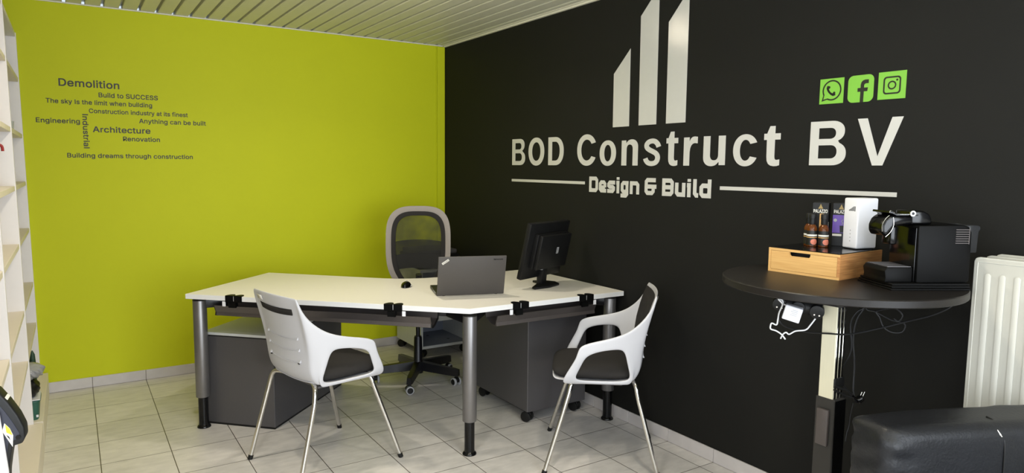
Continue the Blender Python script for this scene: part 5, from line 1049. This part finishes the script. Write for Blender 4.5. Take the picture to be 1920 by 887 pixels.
g = G(); g.tube([(0.3365, -0.001, 0.773), (0.340, -0.008, 0.763), (0.3465, -0.013, 0.752)], [0.0012]*3+[0.0022]*7+[0.0012]*3, 8); g.build('torn_patch', LABELW, bk)
soft_box((0.0, -0.62, 0.10), (0.14, -0.02, 0.56), 0.04, 'armrest'); soft_box((0.51, -0.62, 0.10), (0.65, -0.02, 0.56), 0.04, 'armrest')
soft_box((0.142, -0.62, 0.20), (0.508, -0.02, 0.43), 0.035, 'seat')
for x in (0.05, 0.57):
    for y in (-0.58, 0.10): G().cyl((x+0.02, y, 0), (x+0.02, y, 0.32 if y > 0 else 0.12), 0.02, 0.024, n=16).build('foot', BLKM, ac)

# ------------------------------------------------------------------ bookshelf along the left wall
bs = thing('bookshelf', 'tall white open bookshelf with cream shelf boards along the left edge', 'bookshelf', (0, 0, 0))
XB, XF0, XF1, SZ = -3.25, -2.855, -2.876, 2.23
def xf(z): return XF0+(XF1-XF0)*z/SZ
UY = [-0.002, -1.000, -2.000, -3.000]
for y in UY:
    o = G().prism([(XB, y, 0), (xf(0), y, 0), (xf(SZ), y, SZ), (XB, y, SZ)], (0, -0.024, 0), 0.001, 1).build('upright', SHELFW, bs, smooth=0)
    if y in (-1.0, -2.0):
        g = G()
        for k in range(44):
            z = 0.30+0.0385*k; g.cyl((xf(z)-0.088, y-0.0238, z), (xf(z)-0.088, y-0.0243, z), 0.0035, n=10)
        g.build('pin_hole', BLKP, o, smooth=0)
for y0, y1 in zip(UY, UY[1:]):
    for z in (1.965, 1.63, 1.345, 1.06, 0.725, 0.47):
        G().box((XB+0.002, y1+0.0005, z-0.024), (xf(z)-0.004, y0-0.0245, z), 0.001, 1).build('shelf_board', SHELFB, bs, smooth=0)
    G().box((XB+0.002, y1+0.0005, SZ-0.024), (xf(SZ)-0.004, y0-0.0245, SZ)).build('top_board', SHELFW, bs, smooth=0)
    G().box((XB+0.002, y1+0.0005, 0.0), (-2.817, y0-0.0245, 0.14), 0.0015, 1).build('base_board', SHELFB, bs, smooth=0)
G().box((XB, UY[-1]-0.024, 0.14), (XB+0.0018, -0.001, SZ)).build('back_panel', SHELFW, bs, smooth=0)

tb = thing('storage_tub', 'small green plastic tub on the bottom board of the bookshelf', 'tub', (-2.876, -0.885, 0.14))
g = G(); pr_ = []
def tubring(h, w, d, z): return [(math.copysign(abs(math.cos(a))**0.35, math.cos(a))*w, math.copysign(abs(math.sin(a))**0.35, math.sin(a))*d, z) for a in [2*PI*k/32 for k in range(32)]]
R_ = [tubring(0, 0.040, 0.075, 0.0), tubring(0, 0.048, 0.085, 0.095), tubring(0, 0.052, 0.089, 0.095), tubring(0, 0.052, 0.089, 0.102), tubring(0, 0.045, 0.082, 0.102), tubring(0, 0.038, 0.073, 0.004)]
g.quads(R_, closed=True); g.poly(R_[0][::-1]); g.poly(R_[-1]); g.build('tub_wall', GRNT, tb)
g = G(); g.box((-0.045, -0.08, 0.103), (0.050, 0.08, 0.108), 0.001, 1); g.build('white_rim', WHITEP, tb)
g = G(); g.box((0.030, -0.088, 0.018), (0.040, -0.0842, 0.030)); g.build('tub_mark', WHITEP, tb, smooth=0)
def blob(name, c, r, m, lab, cat, seed, amp=0.25):
    rnd = random.Random(seed); t = bmesh.new(); bmesh.ops.create_icosphere(t, subdivisions=4, radius=1)
    ph = [(rnd.uniform(2, 6), rnd.uniform(2, 6), rnd.uniform(2, 6), rnd.uniform(0, 6)) for _ in range(6)]
    for v in t.verts:
        s = 1+amp*sum(abs(math.sin(p[0]*v.co.x+p[1]*v.co.y+p[2]*v.co.z+p[3])) for p in ph)/6-amp*0.5
        v.co = Vector((c[0]+v.co.x*r[0]*s, c[1]+v.co.y*r[1]*s, max(c[2]-r[2], c[2]+v.co.z*r[2]*s)))
    g = G(); g.bm.free(); g.bm = t
    return tag(g.build(name, m, smooth=30), lab, cat)
blob('black_pouch', (-2.872, -0.885, 0.2945), (0.045, 0.075, 0.046), BLKP, 'crumpled black pouch standing on the green tub in the bookshelf', 'pouch', 3)
blob('plastic_bag', (-2.868, -0.880, 0.382), (0.060, 0.08, 0.040), mat('grey_film', (150, 150, 152), 0.22, var=0.4, scale=25), 'crumpled grey plastic bag on top of the pile in the bookshelf', 'bag', 5, 0.5)
g = G()
for x, y, h, w in ((-2.888, -0.755, 0.365, 0.017), (-2.858, -0.735, 0.315, 0.014)):
    g.lathe([(0.004, 0), (w*0.8, 0.02), (w, h*0.4), (w*1.05, h*0.75), (w*0.8, h*0.93), (0.002, h)], (x, y, 0.14), 16)
tag(g.build('cactus', LEAFM), 'dark green two-stemmed cactus at the back of the lowest bookshelf board', 'plant')
bn = thing('storage_bin', 'milky white plastic bin with red clip on a middle bookshelf board', 'bin', (-3.01, -1.36, 1.345))
g = G(); R_ = [tubring(0, 0.085, 0.13, 0.0), tubring(0, 0.095, 0.14, 0.165), tubring(0, 0.103, 0.148, 0.165), tubring(0, 0.103, 0.148, 0.180), tubring(0, 0.094, 0.139, 0.180), tubring(0, 0.084, 0.129, 0.003)]
g.quads(R_, closed=True); g.poly(R_[0][::-1]); g.poly(R_[-1]); g.build('bin_wall', MILKY, bn)
g = G(); g.box((-0.10, -0.145, 0.1805), (0.10, 0.145, 0.190), 0.003); g.build('bin_lid', MILKY, bn)
g = G(); g.tube([(0.085, 0.12, 0.193), (0.104, 0.12, 0.193), (0.112, 0.12, 0.185), (0.114, 0.12, 0.165)], 0.006, 8); g.build('clip', REDP, bn)
cp = tag(G().lathe([(0.022, 0), (0.028, 0.004), (0.033, 0.06), (0.031, 0.06), (0.026, 0.006), (0.0, 0.006)], (-2.925, -0.36, 1.63), 24).build('drinking_glass', glass_mat('thin_glass', (215, 220, 220), 0.05, 1.45, 0.35)), 'small clear glass on a high bookshelf board near the green wall', 'glass')

# ------------------------------------------------------------------ black machine arm at the lower left edge
tm = thing('floor_machine', 'black machine arm with warning stickers at the left frame edge before the bookshelf', 'machine', (-2.804, -3.35, 0), math.radians(-6))
# local x to the right, z up, +y away from the camera
prof = [(-0.075, 1.03), (-0.035, 1.005), (0.009, 0.968), (0.026, 0.941), (0.042, 0.909), (0.0515, 0.881), (0.052, 0.858), (0.046, 0.846), (0.028, 0.842), (0.023, 0.815), (0.018, 0.782), (0.005, 0.60), (0.0, 0.03), (-0.075, 0.03)]
g = G(); g.prism([(x, 0.0, z) for x, z in prof], (0, 0.042, 0), 0.004, 3); body = g.build('arm_housing', BLKP, tm, smooth=30)
g = G(); g.box((-0.085, -0.06, 0.0), (0.012, 0.12, 0.03), 0.004); g.build('foot', BLKM, tm)
g = G(); g.prism([(x, -0.0012, z) for x, z in [(-0.06, 1.0), (-0.035, 0.985), (0.002, 0.950), (0.018, 0.925), (0.032, 0.896), (0.042, 0.872), (0.042, 0.860), (0.022, 0.852), (0.012, 0.80), (-0.06, 0.80)]], (0, 0.0012, 0), 0.0005, 1); g.build('side_plate', mat('blue_black_plastic', (34, 36, 50), 0.4), tm, smooth=0)
G().cyl((0.040, -0.003, 0.862), (0.040, -0.001, 0.862), 0.005, n=20).build('screw', BLKG, tm)
g = G(); g.prism([(x, -0.0018, z) for x, z in ((0.017, 0.897), (0.026, 0.884), (0.031, 0.868), (0.029, 0.842), (0.012, 0.880))], (0, 0.0005, 0)); wl = g.build('warning_sticker', LABELW, tm, smooth=0)
g = G(); g.prism([(x, -0.0022, z) for x, z in ((0.018, 0.895), (0.026, 0.883), (0.030, 0.868), (0.0195, 0.876))], (0, 0.0003, 0)); g.build('yellow_field', YELL, wl, smooth=0)
g = G(); g.prism([(x, -0.0022, z) for x, z in ((0.019, 0.871), (0.024, 0.866), (0.026, 0.857), (0.021, 0.866))], (0, 0.0003, 0)); g.build('warning_symbol', BLKP, wl, smooth=0)
def on_rim(u, v0, v1, off):  # strip lying on the sloping rim between two profile points
    a, b = Vector((0.009, 0.968)), Vector((0.026, 0.941)); p0, p1 = Vector((-0.020, 0.993)), Vector((0.024, 0.944)); d = p1-p0; n = Vector((-d.y, d.x)).normalized()
    if n.y < 0: n = -n
    q = p0+d*u+n*off; return [(q.x, v0, q.y), (q.x, v1, q.y)]
g = G(); g.quads([on_rim(u, 0.006, 0.036, 0.0012) for u in (0.35, 0.6, 0.85, 0.98)]); mods(g.build('white_sticker', LABELW, tm, smooth=0), 0.0008)
g = G()
for k in range(4): g.quads([on_rim(u, 0.009+0.007*k, 0.012+0.007*k, 0.0020) for u in (0.42, 0.75)])
g.build('sticker_print', VINYLD, tm, smooth=0)
G().prism([(x, -0.014, z) for x, z in ((-0.08, 0.032), (0.040, 0.032), (0.030, 0.60), (0.020, 0.80), (0.0105, 0.925), (-0.08, 0.98))], (0, 0.0115, 0), 0.003).build('pale_cover', WHITEP, tm)
